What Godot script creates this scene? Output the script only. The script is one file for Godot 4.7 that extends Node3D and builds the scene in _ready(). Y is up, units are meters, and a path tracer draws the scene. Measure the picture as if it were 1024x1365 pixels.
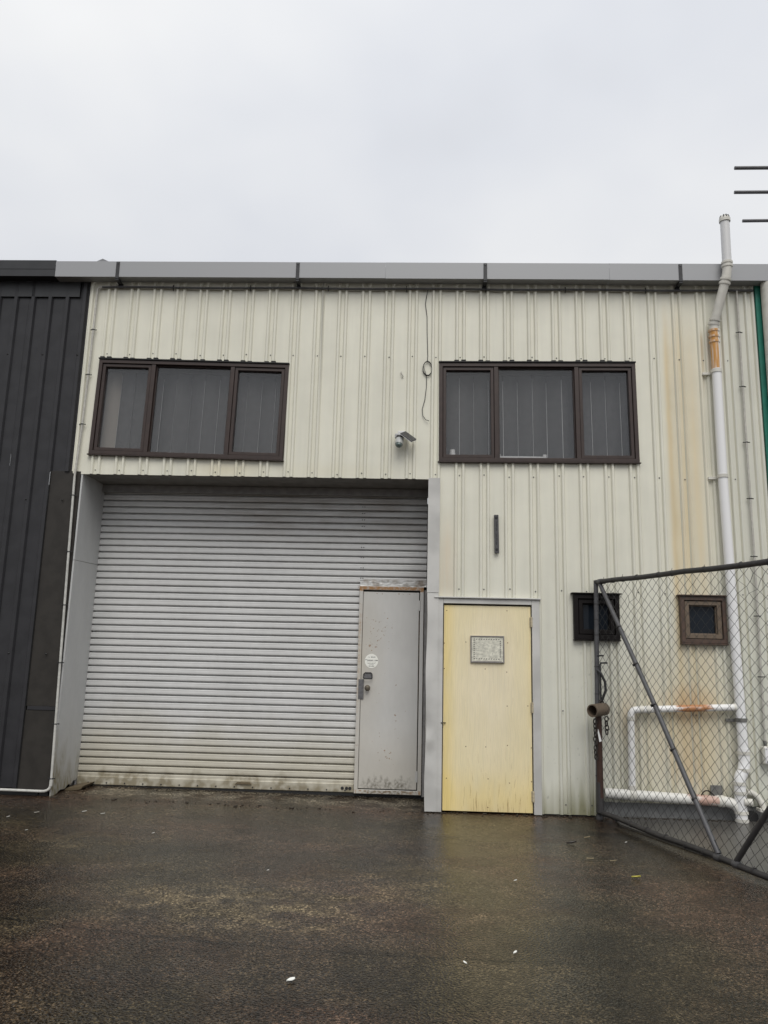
extends Node3D

# ---------------------------------------------------------------- mesh helper
class MB:
	var s := SurfaceTool.new()
	var xf := Transform3D.IDENTITY
	var off := Vector3.ZERO
	var uo := Vector2.ZERO
	var us := Vector2.ONE
	func _init(o := Vector3.ZERO) -> void:
		off = o
		s.begin(Mesh.PRIMITIVE_TRIANGLES)
	func planar(p: Vector3, n: Vector3) -> Vector2:
		var a := n.abs()
		var q: Vector2
		if a.z >= a.x and a.z >= a.y: q = Vector2(p.x, p.y)
		elif a.x >= a.y: q = Vector2(p.z, p.y)
		else: q = Vector2(p.x, -p.z)
		return Vector2((q.x - uo.x) / us.x, (uo.y - q.y) / us.y)
	func vert(p: Vector3, n: Vector3, uv: Vector2) -> void:
		s.set_normal((xf.basis * n).normalized())
		s.set_uv(uv)
		s.add_vertex(xf * p - off)
	func tri(a: Vector3, b: Vector3, c: Vector3, na: Vector3, nb: Vector3, nc: Vector3, ua: Vector2, ub: Vector2, uc: Vector2) -> void:
		# clockwise seen from the side the normals point to
		if (b - a).cross(c - a).dot(na + nb + nc) > 0.0:
			vert(a, na, ua); vert(c, nc, uc); vert(b, nb, ub)
		else:
			vert(a, na, ua); vert(b, nb, ub); vert(c, nc, uc)
	func poly(pts: Array, ref: Vector3) -> void:
		var n := Vector3.ZERO
		for i in range(1, pts.size() - 1):
			n += (pts[i] - pts[0]).cross(pts[i + 1] - pts[0])
		if n.length() < 1e-12: return
		n = n.normalized()
		var mid := Vector3.ZERO
		for p in pts: mid += p
		mid /= pts.size()
		if n.dot(mid - ref) < 0.0: n = -n
		for i in range(1, pts.size() - 1):
			tri(pts[0], pts[i], pts[i + 1], n, n, n, planar(pts[0], n), planar(pts[i], n), planar(pts[i + 1], n))
	func box(c: Vector3, size: Vector3, bev := 0.002) -> void:
		var e := size / 2.0
		var b: float = minf(bev, minf(e.x, minf(e.y, e.z)) * 0.6)
		for ax in 3:
			var a1 := (ax + 1) % 3
			var a2 := (ax + 2) % 3
			for sg in [-1.0, 1.0]:
				var pts := []
				for k in [[-1, -1], [1, -1], [1, 1], [-1, 1]]:
					var p := c
					p[ax] += sg * e[ax]
					p[a1] += k[0] * (e[a1] - b)
					p[a2] += k[1] * (e[a2] - b)
					pts.append(p)
				poly(pts, c)
			if b > 0.0:
				for s1 in [-1.0, 1.0]:
					for s2 in [-1.0, 1.0]:
						var q := []
						for k in [[0, -1], [0, 1], [1, 1], [1, -1]]:
							var p := c
							p[ax] += k[1] * (e[ax] - b)
							if k[0] == 0:
								p[a1] += s1 * e[a1]; p[a2] += s2 * (e[a2] - b)
							else:
								p[a1] += s1 * (e[a1] - b); p[a2] += s2 * e[a2]
							q.append(p)
						poly(q, c)
		if b > 0.0:
			for sx in [-1.0, 1.0]:
				for sy in [-1.0, 1.0]:
					for sz in [-1.0, 1.0]:
						var d := Vector3(sx, sy, sz)
						poly([c + d * (e - Vector3(0, b, b)), c + d * (e - Vector3(b, 0, b)), c + d * (e - Vector3(b, b, 0))], c)
	func box2(a: Vector3, b: Vector3, bev := 0.002) -> void:
		box((a + b) / 2.0, (b - a).abs(), bev)
	# a frame of four mitred bars round a rectangle, in the plane z0..z1
	func ring(x0: float, y0: float, x1: float, y1: float, w: float, z0: float, z1: float) -> void:
		var o := [Vector2(x0, y0), Vector2(x1, y0), Vector2(x1, y1), Vector2(x0, y1)]
		var n := [Vector2(x0 + w, y0 + w), Vector2(x1 - w, y0 + w), Vector2(x1 - w, y1 - w), Vector2(x0 + w, y1 - w)]
		var bv := 0.003
		var cz := (z0 + z1) / 2.0
		for i in 4:
			var j := (i + 1) % 4
			var m2: Vector2 = (o[i] + o[j] + n[i] + n[j]) / 4.0
			var ref := Vector3(m2.x, m2.y, cz)
			var dir: Vector2 = (n[i] - o[i]).normalized() * bv * 1.4
			var dj: Vector2 = (n[j] - o[j]).normalized() * bv * 1.4
			var oi := [Vector3(o[i].x, o[i].y, z0), Vector3(o[i].x, o[i].y, z1 - bv), Vector3(o[i].x + dir.x, o[i].y + dir.y, z1), Vector3(n[i].x - dir.x, n[i].y - dir.y, z1), Vector3(n[i].x, n[i].y, z1 - bv), Vector3(n[i].x, n[i].y, z0)]
			var oj := [Vector3(o[j].x, o[j].y, z0), Vector3(o[j].x, o[j].y, z1 - bv), Vector3(o[j].x + dj.x, o[j].y + dj.y, z1), Vector3(n[j].x - dj.x, n[j].y - dj.y, z1), Vector3(n[j].x, n[j].y, z1 - bv), Vector3(n[j].x, n[j].y, z0)]
			for k in 6:
				var l := (k + 1) % 6
				poly([oi[k], oj[k], oj[l], oi[l]], ref)
	func tube(path: Array, r, sides := 12, caps := true, closed := false) -> void:
		var n := path.size()
		var up := Vector3.UP
		var rings := []
		var nors := []
		var lens := [0.0]
		for i in range(1, n): lens.append(lens[i - 1] + path[i].distance_to(path[i - 1]))
		var t0 := Vector3.ZERO
		for i in n:
			var t: Vector3
			if closed: t = (path[(i + 1) % n] - path[(i - 1 + n) % n]).normalized()
			elif i == 0: t = (path[1] - path[0]).normalized()
			elif i == n - 1: t = (path[i] - path[i - 1]).normalized()
			else: t = ((path[i + 1] - path[i]).normalized() + (path[i] - path[i - 1]).normalized()).normalized()
			if i == 0:
				up = Vector3.UP if absf(t.y) < 0.9 else Vector3.RIGHT
			up = (up - t * up.dot(t)).normalized()
			var sd := t.cross(up)
			var rad: float = r[i] if r is Array else r
			var rg := []
			var nr := []
			for k in sides + 1:
				var a := TAU * k / sides
				var d := up * cos(a) + sd * sin(a)
				nr.append(d)
				rg.append(path[i] + d * rad)
			rings.append(rg); nors.append(nr)
		var last := n if closed else n - 1
		for i in last:
			var j := (i + 1) % n
			var l1: float = lens[i]
			var l2: float = lens[j] if j > i else lens[i] + 0.01
			for k in sides:
				var u0 := float(k) / sides
				var u1 := float(k + 1) / sides
				tri(rings[i][k], rings[i][k + 1], rings[j][k + 1], nors[i][k], nors[i][k + 1], nors[j][k + 1], Vector2(u0, l1), Vector2(u1, l1), Vector2(u1, l2))
				tri(rings[i][k], rings[j][k + 1], rings[j][k], nors[i][k], nors[j][k + 1], nors[j][k], Vector2(u0, l1), Vector2(u1, l2), Vector2(u0, l2))
		if caps and not closed:
			poly(rings[0].slice(0, sides), path[1])
			poly(rings[n - 1].slice(0, sides), path[n - 2])
	# profile: pairs (radius, distance along dir)
	func lathe(profile: Array, base: Vector3, dir: Vector3, sides := 20) -> void:
		var t := dir.normalized()
		var up := Vector3.UP if absf(t.y) < 0.9 else Vector3.RIGHT
		up = (up - t * up.dot(t)).normalized()
		var sd := t.cross(up)
		for i in profile.size() - 1:
			var a: Vector2 = profile[i]
			var b: Vector2 = profile[i + 1]
			var e := b - a
			for k in sides:
				var a0 := TAU * k / sides
				var a1 := TAU * (k + 1) / sides
				var d0 := up * cos(a0) + sd * sin(a0)
				var d1 := up * cos(a1) + sd * sin(a1)
				var n0 := (d0 * e.y - t * e.x).normalized()
				var n1 := (d1 * e.y - t * e.x).normalized()
				var p00 := base + d0 * a.x + t * a.y
				var p01 := base + d1 * a.x + t * a.y
				var p10 := base + d0 * b.x + t * b.y
				var p11 := base + d1 * b.x + t * b.y
				var z := Vector2(float(k) / sides, a.y)
				tri(p00, p01, p11, n0, n1, n1, z, z, z)
				tri(p00, p11, p10, n0, n1, n0, z, z, z)
	# outline in (x, y) pushed from z0 to z1
	func prism(outline: PackedVector2Array, z0: float, z1: float) -> void:
		var cw := Geometry2D.is_polygon_clockwise(outline)
		var idx := Geometry2D.triangulate_polygon(outline)
		for k in range(0, idx.size(), 3):
			for z in [z0, z1]:
				var a := outline[idx[k]]
				var b := outline[idx[k + 1]]
				var c := outline[idx[k + 2]]
				var m := (a + b + c) / 3.0
				poly([Vector3(a.x, a.y, z), Vector3(b.x, b.y, z), Vector3(c.x, c.y, z)], Vector3(m.x, m.y, (z0 + z1) / 2.0))
		for i in outline.size():
			var a := outline[i]
			var b := outline[(i + 1) % outline.size()]
			var e := (b - a)
			var nn := Vector2(e.y, -e.x).normalized()
			if cw: nn = -nn
			var m := (a + b) / 2.0 - nn * 0.001
			poly([Vector3(a.x, a.y, z0), Vector3(b.x, b.y, z0), Vector3(b.x, b.y, z1), Vector3(a.x, a.y, z1)], Vector3(m.x, m.y, (z0 + z1) / 2.0))
	# a sheet from a grid of points [row][column], smooth
	func sheet(g: Array, front: Vector3, uvs = null) -> void:
		var R := g.size()
		var Cn: int = g[0].size()
		var nn := []
		for i in R:
			var row := []
			for j in Cn:
				var du: Vector3 = g[i][mini(j + 1, Cn - 1)] - g[i][maxi(j - 1, 0)]
				var dv: Vector3 = g[mini(i + 1, R - 1)][j] - g[maxi(i - 1, 0)][j]
				var n := du.cross(dv).normalized()
				row.append(n if n.dot(front) >= 0.0 else -n)
			nn.append(row)
		for i in R - 1:
			for j in Cn - 1:
				var q := [g[i][j], g[i][j + 1], g[i + 1][j + 1], g[i + 1][j]]
				var m := [nn[i][j], nn[i][j + 1], nn[i + 1][j + 1], nn[i + 1][j]]
				var u := []
				if uvs == null:
					for k in 4: u.append(planar(q[k], front))
				else:
					u = [uvs[i][j], uvs[i][j + 1], uvs[i + 1][j + 1], uvs[i + 1][j]]
				tri(q[0], q[1], q[2], m[0], m[1], m[2], u[0], u[1], u[2])
				tri(q[0], q[2], q[3], m[0], m[2], m[3], u[0], u[2], u[3])
	func done(m: Material) -> ArrayMesh:
		s.index()
		var am := s.commit()
		am.surface_set_material(0, m)
		return am

# ---------------------------------------------------------------- scene helpers
var org := Vector3.ZERO
var counts := {}
var rng := RandomNumberGenerator.new()
var T := {}
var K := {}

func numbered(par: Node, called: String) -> String:
	var key := str(par.get_instance_id()) + called
	var n: int = counts.get(key, 0)
	counts[key] = n + 1
	return called if n == 0 else "%s_%03d" % [called, n]

func mb() -> MB:
	return MB.new(org)

func tag(o: Node, label: String, category := "", group := "") -> void:
	if label: o.set_meta("label", label)
	if category: o.set_meta("category", category)
	if group: o.set_meta("group", group)

func thing(called: String, label: String, category: String, at := Vector3.ZERO, group := "") -> Node3D:
	var o := Node3D.new()
	o.name = numbered(self, called)
	add_child(o, true)
	o.position = at
	org = at
	tag(o, label, category, group)
	return o

func part(called: String, m: MB, material: Material, par: Node, label := "", kind := "") -> MeshInstance3D:
	var o := MeshInstance3D.new()
	o.name = numbered(par, called)
	o.mesh = m.done(material)
	par.add_child(o, true)
	if label: o.set_meta("label", label)
	if kind: o.set_meta("kind", kind)
	return o

func holder(called: String, par: Node, label := "") -> Node3D:
	var o := Node3D.new()
	o.name = numbered(par, called)
	par.add_child(o, true)
	if label: o.set_meta("label", label)
	return o

func single(called: String, m: MB, material: Material, label: String, category: String, group := "") -> MeshInstance3D:
	var o := part(called, m, material, self)
	o.position = m.off
	tag(o, label, category, group)
	return o

func structure(called: String, m: MB, material: Material, label := "") -> MeshInstance3D:
	var o := part(called, m, material, self, label, "structure")
	o.position = m.off
	return o

func lin(r: float, g: float, b: float) -> Color:
	return Color(r, g, b).linear_to_srgb()

func mat(c: Color, rough := 0.6, metal := 0.0, grime := 1.0) -> StandardMaterial3D:
	var m := StandardMaterial3D.new()
	m.albedo_color = c.linear_to_srgb()
	m.roughness = rough
	m.metallic = metal
	if grime > 0.0:
		m.albedo_texture = T.grime
		m.uv1_triplanar = true
		m.uv1_world_triplanar = true
		m.uv1_scale = Vector3.ONE * grime
	return m

func noise(sd: int, freq: float, type := FastNoiseLite.TYPE_SIMPLEX_SMOOTH, octaves := 4) -> FastNoiseLite:
	var n := FastNoiseLite.new()
	n.seed = sd
	n.frequency = freq
	n.noise_type = type
	n.fractal_octaves = octaves
	return n

var LUT := PackedByteArray()
func enc(v: float) -> int:
	return LUT[clampi(int(v * 1023.0), 0, 1023)]

func rgb_image(w: int, h: int, data: PackedByteArray) -> ImageTexture:
	var im := Image.create_from_data(w, h, false, Image.FORMAT_RGB8, data)
	return ImageTexture.create_from_image(im)

func blob(x: float, y: float, cx: float, cy: float, rx: float, ry: float) -> float:
	var d := Vector2((x - cx) / rx, (y - cy) / ry).length()
	return clampf(1.0 - d, 0.0, 1.0)

func band(x: float, a: float, b: float, soft: float) -> float:
	return smoothstep(a - soft, a + soft, x) * (1.0 - smoothstep(b - soft, b + soft, x))

# ---------------------------------------------------------------- textures
func make_textures() -> void:
	LUT.resize(1024)
	for i in 1024:
		var c := Color(i / 1023.0, 0, 0).linear_to_srgb()
		LUT[i] = clampi(int(round(c.r * 255.0)), 0, 255)
	# general grime, multiplied over plain colours
	var g := noise(3, 0.012, FastNoiseLite.TYPE_SIMPLEX_SMOOTH, 6).get_seamless_image(512, 512)
	var d := PackedByteArray(); d.resize(512 * 512 * 3)
	var gd := g.get_data()
	for i in 512 * 512:
		var v := gd[i] / 255.0
		var w := 0.90 + 0.10 * smoothstep(0.2, 0.75, v)
		d[i * 3] = int(255 * w); d[i * 3 + 1] = int(255 * (w * 0.995)); d[i * 3 + 2] = int(255 * (w * 0.98))
	T.grime = rgb_image(512, 512, d)
	wall_texture()
	roller_texture()
	leaf_texture()
	door_texture()
	ground_textures()
	small_textures()

func wall_texture() -> void:
	var W := 1024
	var H := 768
	var d := PackedByteArray(); d.resize(W * H * 3)
	var n1 := noise(11, 0.8)
	var n2 := noise(12, 1.0, FastNoiseLite.TYPE_SIMPLEX_SMOOTH, 5)
	var n3 := noise(13, 3.0)
	var n4 := noise(14, 18.0, FastNoiseLite.TYPE_SIMPLEX_SMOOTH, 2)
	for j in H:
		var y := 6.0 - 6.0 * (j + 0.5) / H
		for i in W:
			var x := -4.0 + 8.0 * (i + 0.5) / W
			var a := n1.get_noise_2d(x, y)
			var st := n2.get_noise_2d(x * 9.0, y * 0.45)
			var fine := n3.get_noise_2d(x, y)
			var r := 0.690
			var gg := 0.677
			var b := 0.578
			var v := 1.0 + 0.05 * a + 0.07 * st + 0.04 * fine
			# rows further right are greyer, sheets below the windows a little warmer
			var grey := smoothstep(3.15, 3.3, x)
			b = lerpf(b, 0.53, grey * 0.8)
			r = lerpf(r, 0.60, grey * 0.8)
			gg = lerpf(gg, 0.60, grey * 0.8)
			var low := (1.0 - smoothstep(0.6, 3.0, y)) * smoothstep(0.2, 0.4, x)
			r = lerpf(r, 0.56, low * 0.55); gg = lerpf(gg, 0.57, low * 0.55); b = lerpf(b, 0.49, low * 0.4)
			# long tan run below the gutter by the vent pipe
			var run := band(x, 2.63, 2.98, 0.06) * (0.38 + 0.25 * st) + exp(-pow((x - 2.66 + 0.01 * fine) / 0.028, 2.0)) * 0.42 + exp(-pow((x - 2.80) / 0.02, 2.0)) * 0.14
			run *= smoothstep(5.5, 4.6, y) * smoothstep(0.1, 0.6, y)
			run += band(x, 2.62, 3.06, 0.05) * 0.10 * smoothstep(5.5, 4.0, y)
			run = clampf(run * 0.9, 0.0, 1.0)
			r = lerpf(r, 0.60, run); gg = lerpf(gg, 0.47, run); b = lerpf(b, 0.25, run)
			# rust spot at the upper waste pipe and its trail
			var rust := 0.95 * blob(x, y, 2.72, 1.07, 0.32, 0.22) + 0.75 * band(x, 2.52, 2.80, 0.10) * smoothstep(0.22, 0.5, y) * (1.0 - smoothstep(1.0, 1.12, y)) * (0.65 + 0.6 * st) + 0.35 * blob(x, y, 2.13, 0.95, 0.14, 0.35)
			rust = clampf(rust + 0.15 * fine * rust, 0.0, 0.8)
			r = lerpf(r, 0.46, rust); gg = lerpf(gg, 0.25, rust); b = lerpf(b, 0.08, rust)
			var ty := blob(x, y, 2.6, 0.75, 0.75, 1.1) * (0.8 + 0.6 * st)
			r = lerpf(r, 0.58, ty); gg = lerpf(gg, 0.50, ty); b = lerpf(b, 0.34, ty)
			# orange drip left of the pipe by the rusted joint
			var dr := exp(-pow((x - 3.035) / 0.018, 2.0)) * smoothstep(4.1, 4.8, y) * (1.0 - smoothstep(4.85, 5.0, y)) * 0.6
			r = lerpf(r, 0.40, dr); gg = lerpf(gg, 0.28, dr); b = lerpf(b, 0.13, dr)
			# pinkish tan run on the first sheet right of the white trim
			var pk := band(x, 0.27, 0.43, 0.05) * smoothstep(3.1, 2.5, y) * smoothstep(1.9, 2.2, y) * (0.45 + 0.5 * st)
			r = lerpf(r, 0.60, pk); gg = lerpf(gg, 0.50, pk); b = lerpf(b, 0.36, pk)
			# ochre wash under the left window
			var oc := blob(x, y, -2.0, 3.36, 0.5, 0.16) * 0.5 + blob(x, y, -0.9, 3.36, 0.9, 0.12) * 0.2
			r = lerpf(r, 0.62, oc); gg = lerpf(gg, 0.55, oc); b = lerpf(b, 0.36, oc)
			# grey wash lines
			var wash := exp(-pow((x + 1.03 + 0.012 * a) / 0.012, 2.0)) * smoothstep(3.6, 5.4, y) * 0.5
			wash += clampf(st - 0.35, 0.0, 1.0) * 0.35 * smoothstep(3.5, 5.4, y)
			# black algae along the bottom
			var algae := clampf((0.30 - y + 0.16 * n3.get_noise_2d(x * 3.0, 4.0) + 0.2 * st) / 0.34, 0.0, 1.0) * 0.62
			if x > 1.25 and x < 1.9: algae += blob(x, y, 1.74, 0.0, 0.24, 0.5) * 0.7
			algae = clampf(algae, 0.0, 0.85)
			r = lerpf(r, 0.17, algae); gg = lerpf(gg, 0.165, algae); b = lerpf(b, 0.075, algae)
			v *= 1.0 - wash
			# scuffs and specks
			var sp := n4.get_noise_2d(x, y * 0.6)
			if sp > 0.62: v *= 1.0 - (sp - 0.62) * 1.6 * smoothstep(2.4, 0.5, y)
			var k := (j * W + i) * 3
			d[k] = enc(r * v); d[k + 1] = enc(gg * v); d[k + 2] = enc(b * v)
	T.wall = rgb_image(W, H, d)

func roller_texture() -> void:
	var W := 640
	var H := 512
	var d := PackedByteArray(); d.resize(W * H * 3)
	var n1 := noise(21, 1.2)
	var n2 := noise(22, 1.0, FastNoiseLite.TYPE_SIMPLEX_SMOOTH, 5)
	var n3 := noise(23, 9.0)
	for j in H:
		var y := 3.4 - 3.4 * (j + 0.5) / H
		for i in W:
			var x := -3.7 + 4.0 * (i + 0.5) / W
			var a := n1.get_noise_2d(x, y)
			var st := n2.get_noise_2d(x * 1.6, y * 14.0)
			var f := n3.get_noise_2d(x, y)
			var r := 0.61
			var g := 0.61
			var b := 0.60
			var v := 1.0 + 0.07 * a + 0.06 * st + 0.05 * f
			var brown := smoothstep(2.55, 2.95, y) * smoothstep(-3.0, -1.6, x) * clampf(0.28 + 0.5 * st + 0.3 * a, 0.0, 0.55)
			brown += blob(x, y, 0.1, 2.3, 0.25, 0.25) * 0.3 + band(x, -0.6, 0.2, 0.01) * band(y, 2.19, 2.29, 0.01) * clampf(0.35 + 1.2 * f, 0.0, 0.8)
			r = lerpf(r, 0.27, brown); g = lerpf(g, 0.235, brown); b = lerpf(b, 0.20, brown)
			var yel := (1.0 - smoothstep(0.15, 1.0, y + 0.2 * a)) * 0.75
			yel *= 0.92
			r = lerpf(r, 0.53, yel); g = lerpf(g, 0.485, yel); b = lerpf(b, 0.36, yel)
			var mud := clampf((0.20 - y + 0.14 * n1.get_noise_2d(x * 2.2, 7.0)) / 0.12, 0.0, 1.0) * (0.62 + 0.9 * f)
			if x < -2.9: mud *= 1.25
			mud = clampf(mud, 0.0, 0.8)
			r = lerpf(r, 0.20, mud); g = lerpf(g, 0.165, mud); b = lerpf(b, 0.10, mud)
			var k := (j * W + i) * 3
			d[k] = enc(r * v); d[k + 1] = enc(g * v); d[k + 2] = enc(b * v)
	T.roller = rgb_image(W, H, d)

func leaf_texture() -> void:
	# grey steel wicket door with rust specks and scuffs; x -0.60..0.16, y 0..2.24
	var W := 256
	var H := 704
	var d := PackedByteArray(); d.resize(W * H * 3)
	var n1 := noise(31, 2.0)
	var n2 := noise(32, 26.0, FastNoiseLite.TYPE_SIMPLEX_SMOOTH, 3)
	var n3 := noise(33, 8.0)
	for j in H:
		var y := 2.24 - 2.24 * (j + 0.5) / H
		for i in W:
			var x := -0.60 + 0.76 * (i + 0.5) / W
			var a := n1.get_noise_2d(x, y)
			var f := n2.get_noise_2d(x, y)
			var s := n3.get_noise_2d(x * 2.0, y * 0.6)
			var r := 0.545
			var g := 0.54
			var b := 0.52
			var v := 1.0 + 0.06 * a + 0.03 * s
			var warm := clampf(blob(x, y, -0.56, 1.4, 0.32, 1.1) * 0.7 + (1.0 - smoothstep(0.2, 0.9, y)) * 0.5, 0.0, 0.8)
			r = lerpf(r, 0.47, warm); g = lerpf(g, 0.43, warm); b = lerpf(b, 0.35, warm)
			var area := blob(x, y, -0.34, 1.76, 0.24, 0.28) * 0.5 + blob(x, y, -0.44, 1.56, 0.1, 0.1) * 0.45 + blob(x, y, -0.25, 0.45, 0.16, 0.14) * 0.5 + 0.55 * band(y, 2.12, 2.14, 0.01) + exp(-pow((x + 0.16) / 0.012, 2.0)) * band(y, 0.7, 1.25, 0.1) * 0.42
			area += 0.18 * blob(x, y, -0.3, 1.1, 0.5, 1.2)
			var spot := smoothstep(0.80 - area * 0.8, 0.94 - area * 0.8, f + 0.35 * s)
			r = lerpf(r, 0.24, spot * 0.75); g = lerpf(g, 0.14, spot * 0.75); b = lerpf(b, 0.07, spot * 0.75)
			# rusty head bar and bottom bar
			var head := smoothstep(2.150, 2.165, y) * clampf(0.85 + 0.7 * f + 0.4 * s, 0.0, 0.97)
			head += (1.0 - smoothstep(0.085, 0.10, y)) * clampf(0.1 + 1.3 * f + 0.7 * s, 0.0, 0.8)
			head += band(x, -0.6, -0.55, 0.012) * clampf(0.1 + 0.5 * s + 0.5 * f, 0.0, 0.6) * smoothstep(0.3, 1.6, y)
			head = clampf(head, 0.0, 0.95)
			r = lerpf(r, 0.33, head); g = lerpf(g, 0.165, head); b = lerpf(b, 0.055, head)
			var mud := clampf((0.23 - y + 0.12 * s) / 0.10, 0.0, 1.0) * band(x, -0.48, 0.0, 0.09) * clampf(0.55 + 0.9 * f, 0.0, 1.0)
			r = lerpf(r, 0.10, mud * 0.8); g = lerpf(g, 0.09, mud * 0.8); b = lerpf(b, 0.065, mud * 0.8)
			var k := (j * W + i) * 3
			d[k] = enc(r * v); d[k + 1] = enc(g * v); d[k + 2] = enc(b * v)
	T.leaf = rgb_image(W, H, d)

func door_texture() -> void:
	# yellow painted plywood; x 0.30..1.22, y 0..2.02
	var W := 384
	var H := 840
	var d := PackedByteArray(); d.resize(W * H * 3)
	var n1 := noise(41, 1.4)
	var n2 := noise(42, 1.0, FastNoiseLite.TYPE_SIMPLEX_SMOOTH, 5)
	var n3 := noise(43, 1.0, FastNoiseLite.TYPE_SIMPLEX_SMOOTH, 4)
	for j in H:
		var y := 2.02 - 2.02 * (j + 0.5) / H
		for i in W:
			var x := 0.30 + 0.92 * (i + 0.5) / W
			var a := n1.get_noise_2d(x, y)
			var gr := n2.get_noise_2d(x * 60.0 + 2.0 * a, y * 2.2)
			var bl := n3.get_noise_2d(x * 5.0, y * 1.2)
			var r := 0.765
			var g := 0.672
			var b := 0.43
			var v := 1.0 + 0.05 * a + 0.11 * gr + 0.05 * bl
			var edge := clampf(smoothstep(0.48, 0.32, x) * 0.8 + smoothstep(0.5, 0.08, y) * 0.6 + smoothstep(1.12, 1.2, x) * 0.3 + 0.4 * bl, 0.0, 1.0)
			r = lerpf(r, 0.76, edge); g = lerpf(g, 0.60, edge); b = lerpf(b, 0.24, edge)
			var pale := clampf(blob(x, y, 0.78, 1.25, 0.42, 1.0) * 0.9 + 0.4 * bl, 0.0, 0.6)
			b = lerpf(b, 0.53, pale); g = lerpf(g, 0.69, pale)
			var dk := smoothstep(0.30, 0.55, gr) * clampf(smoothstep(0.75, 0.1, y) * 0.8 + 0.14, 0.0, 1.0) * band(x, 0.5, 1.2, 0.08)
			dk += smoothstep(0.36, 0.6, gr) * 0.25
			var worn := clampf((0.16 - y + 0.16 * bl) / 0.14, 0.0, 1.0) * clampf(0.35 + gr, 0.0, 1.0) * band(x, 0.55, 1.15, 0.12)
			dk = clampf(dk * 0.55 + worn * 0.5, 0.0, 0.85)
			r = lerpf(r, 0.27, dk); g = lerpf(g, 0.18, dk); b = lerpf(b, 0.075, dk)
			var k := (j * W + i) * 3
			d[k] = enc(r * v); d[k + 1] = enc(g * v); d[k + 2] = enc(b * v)
	T.door = rgb_image(W, H, d)

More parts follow.
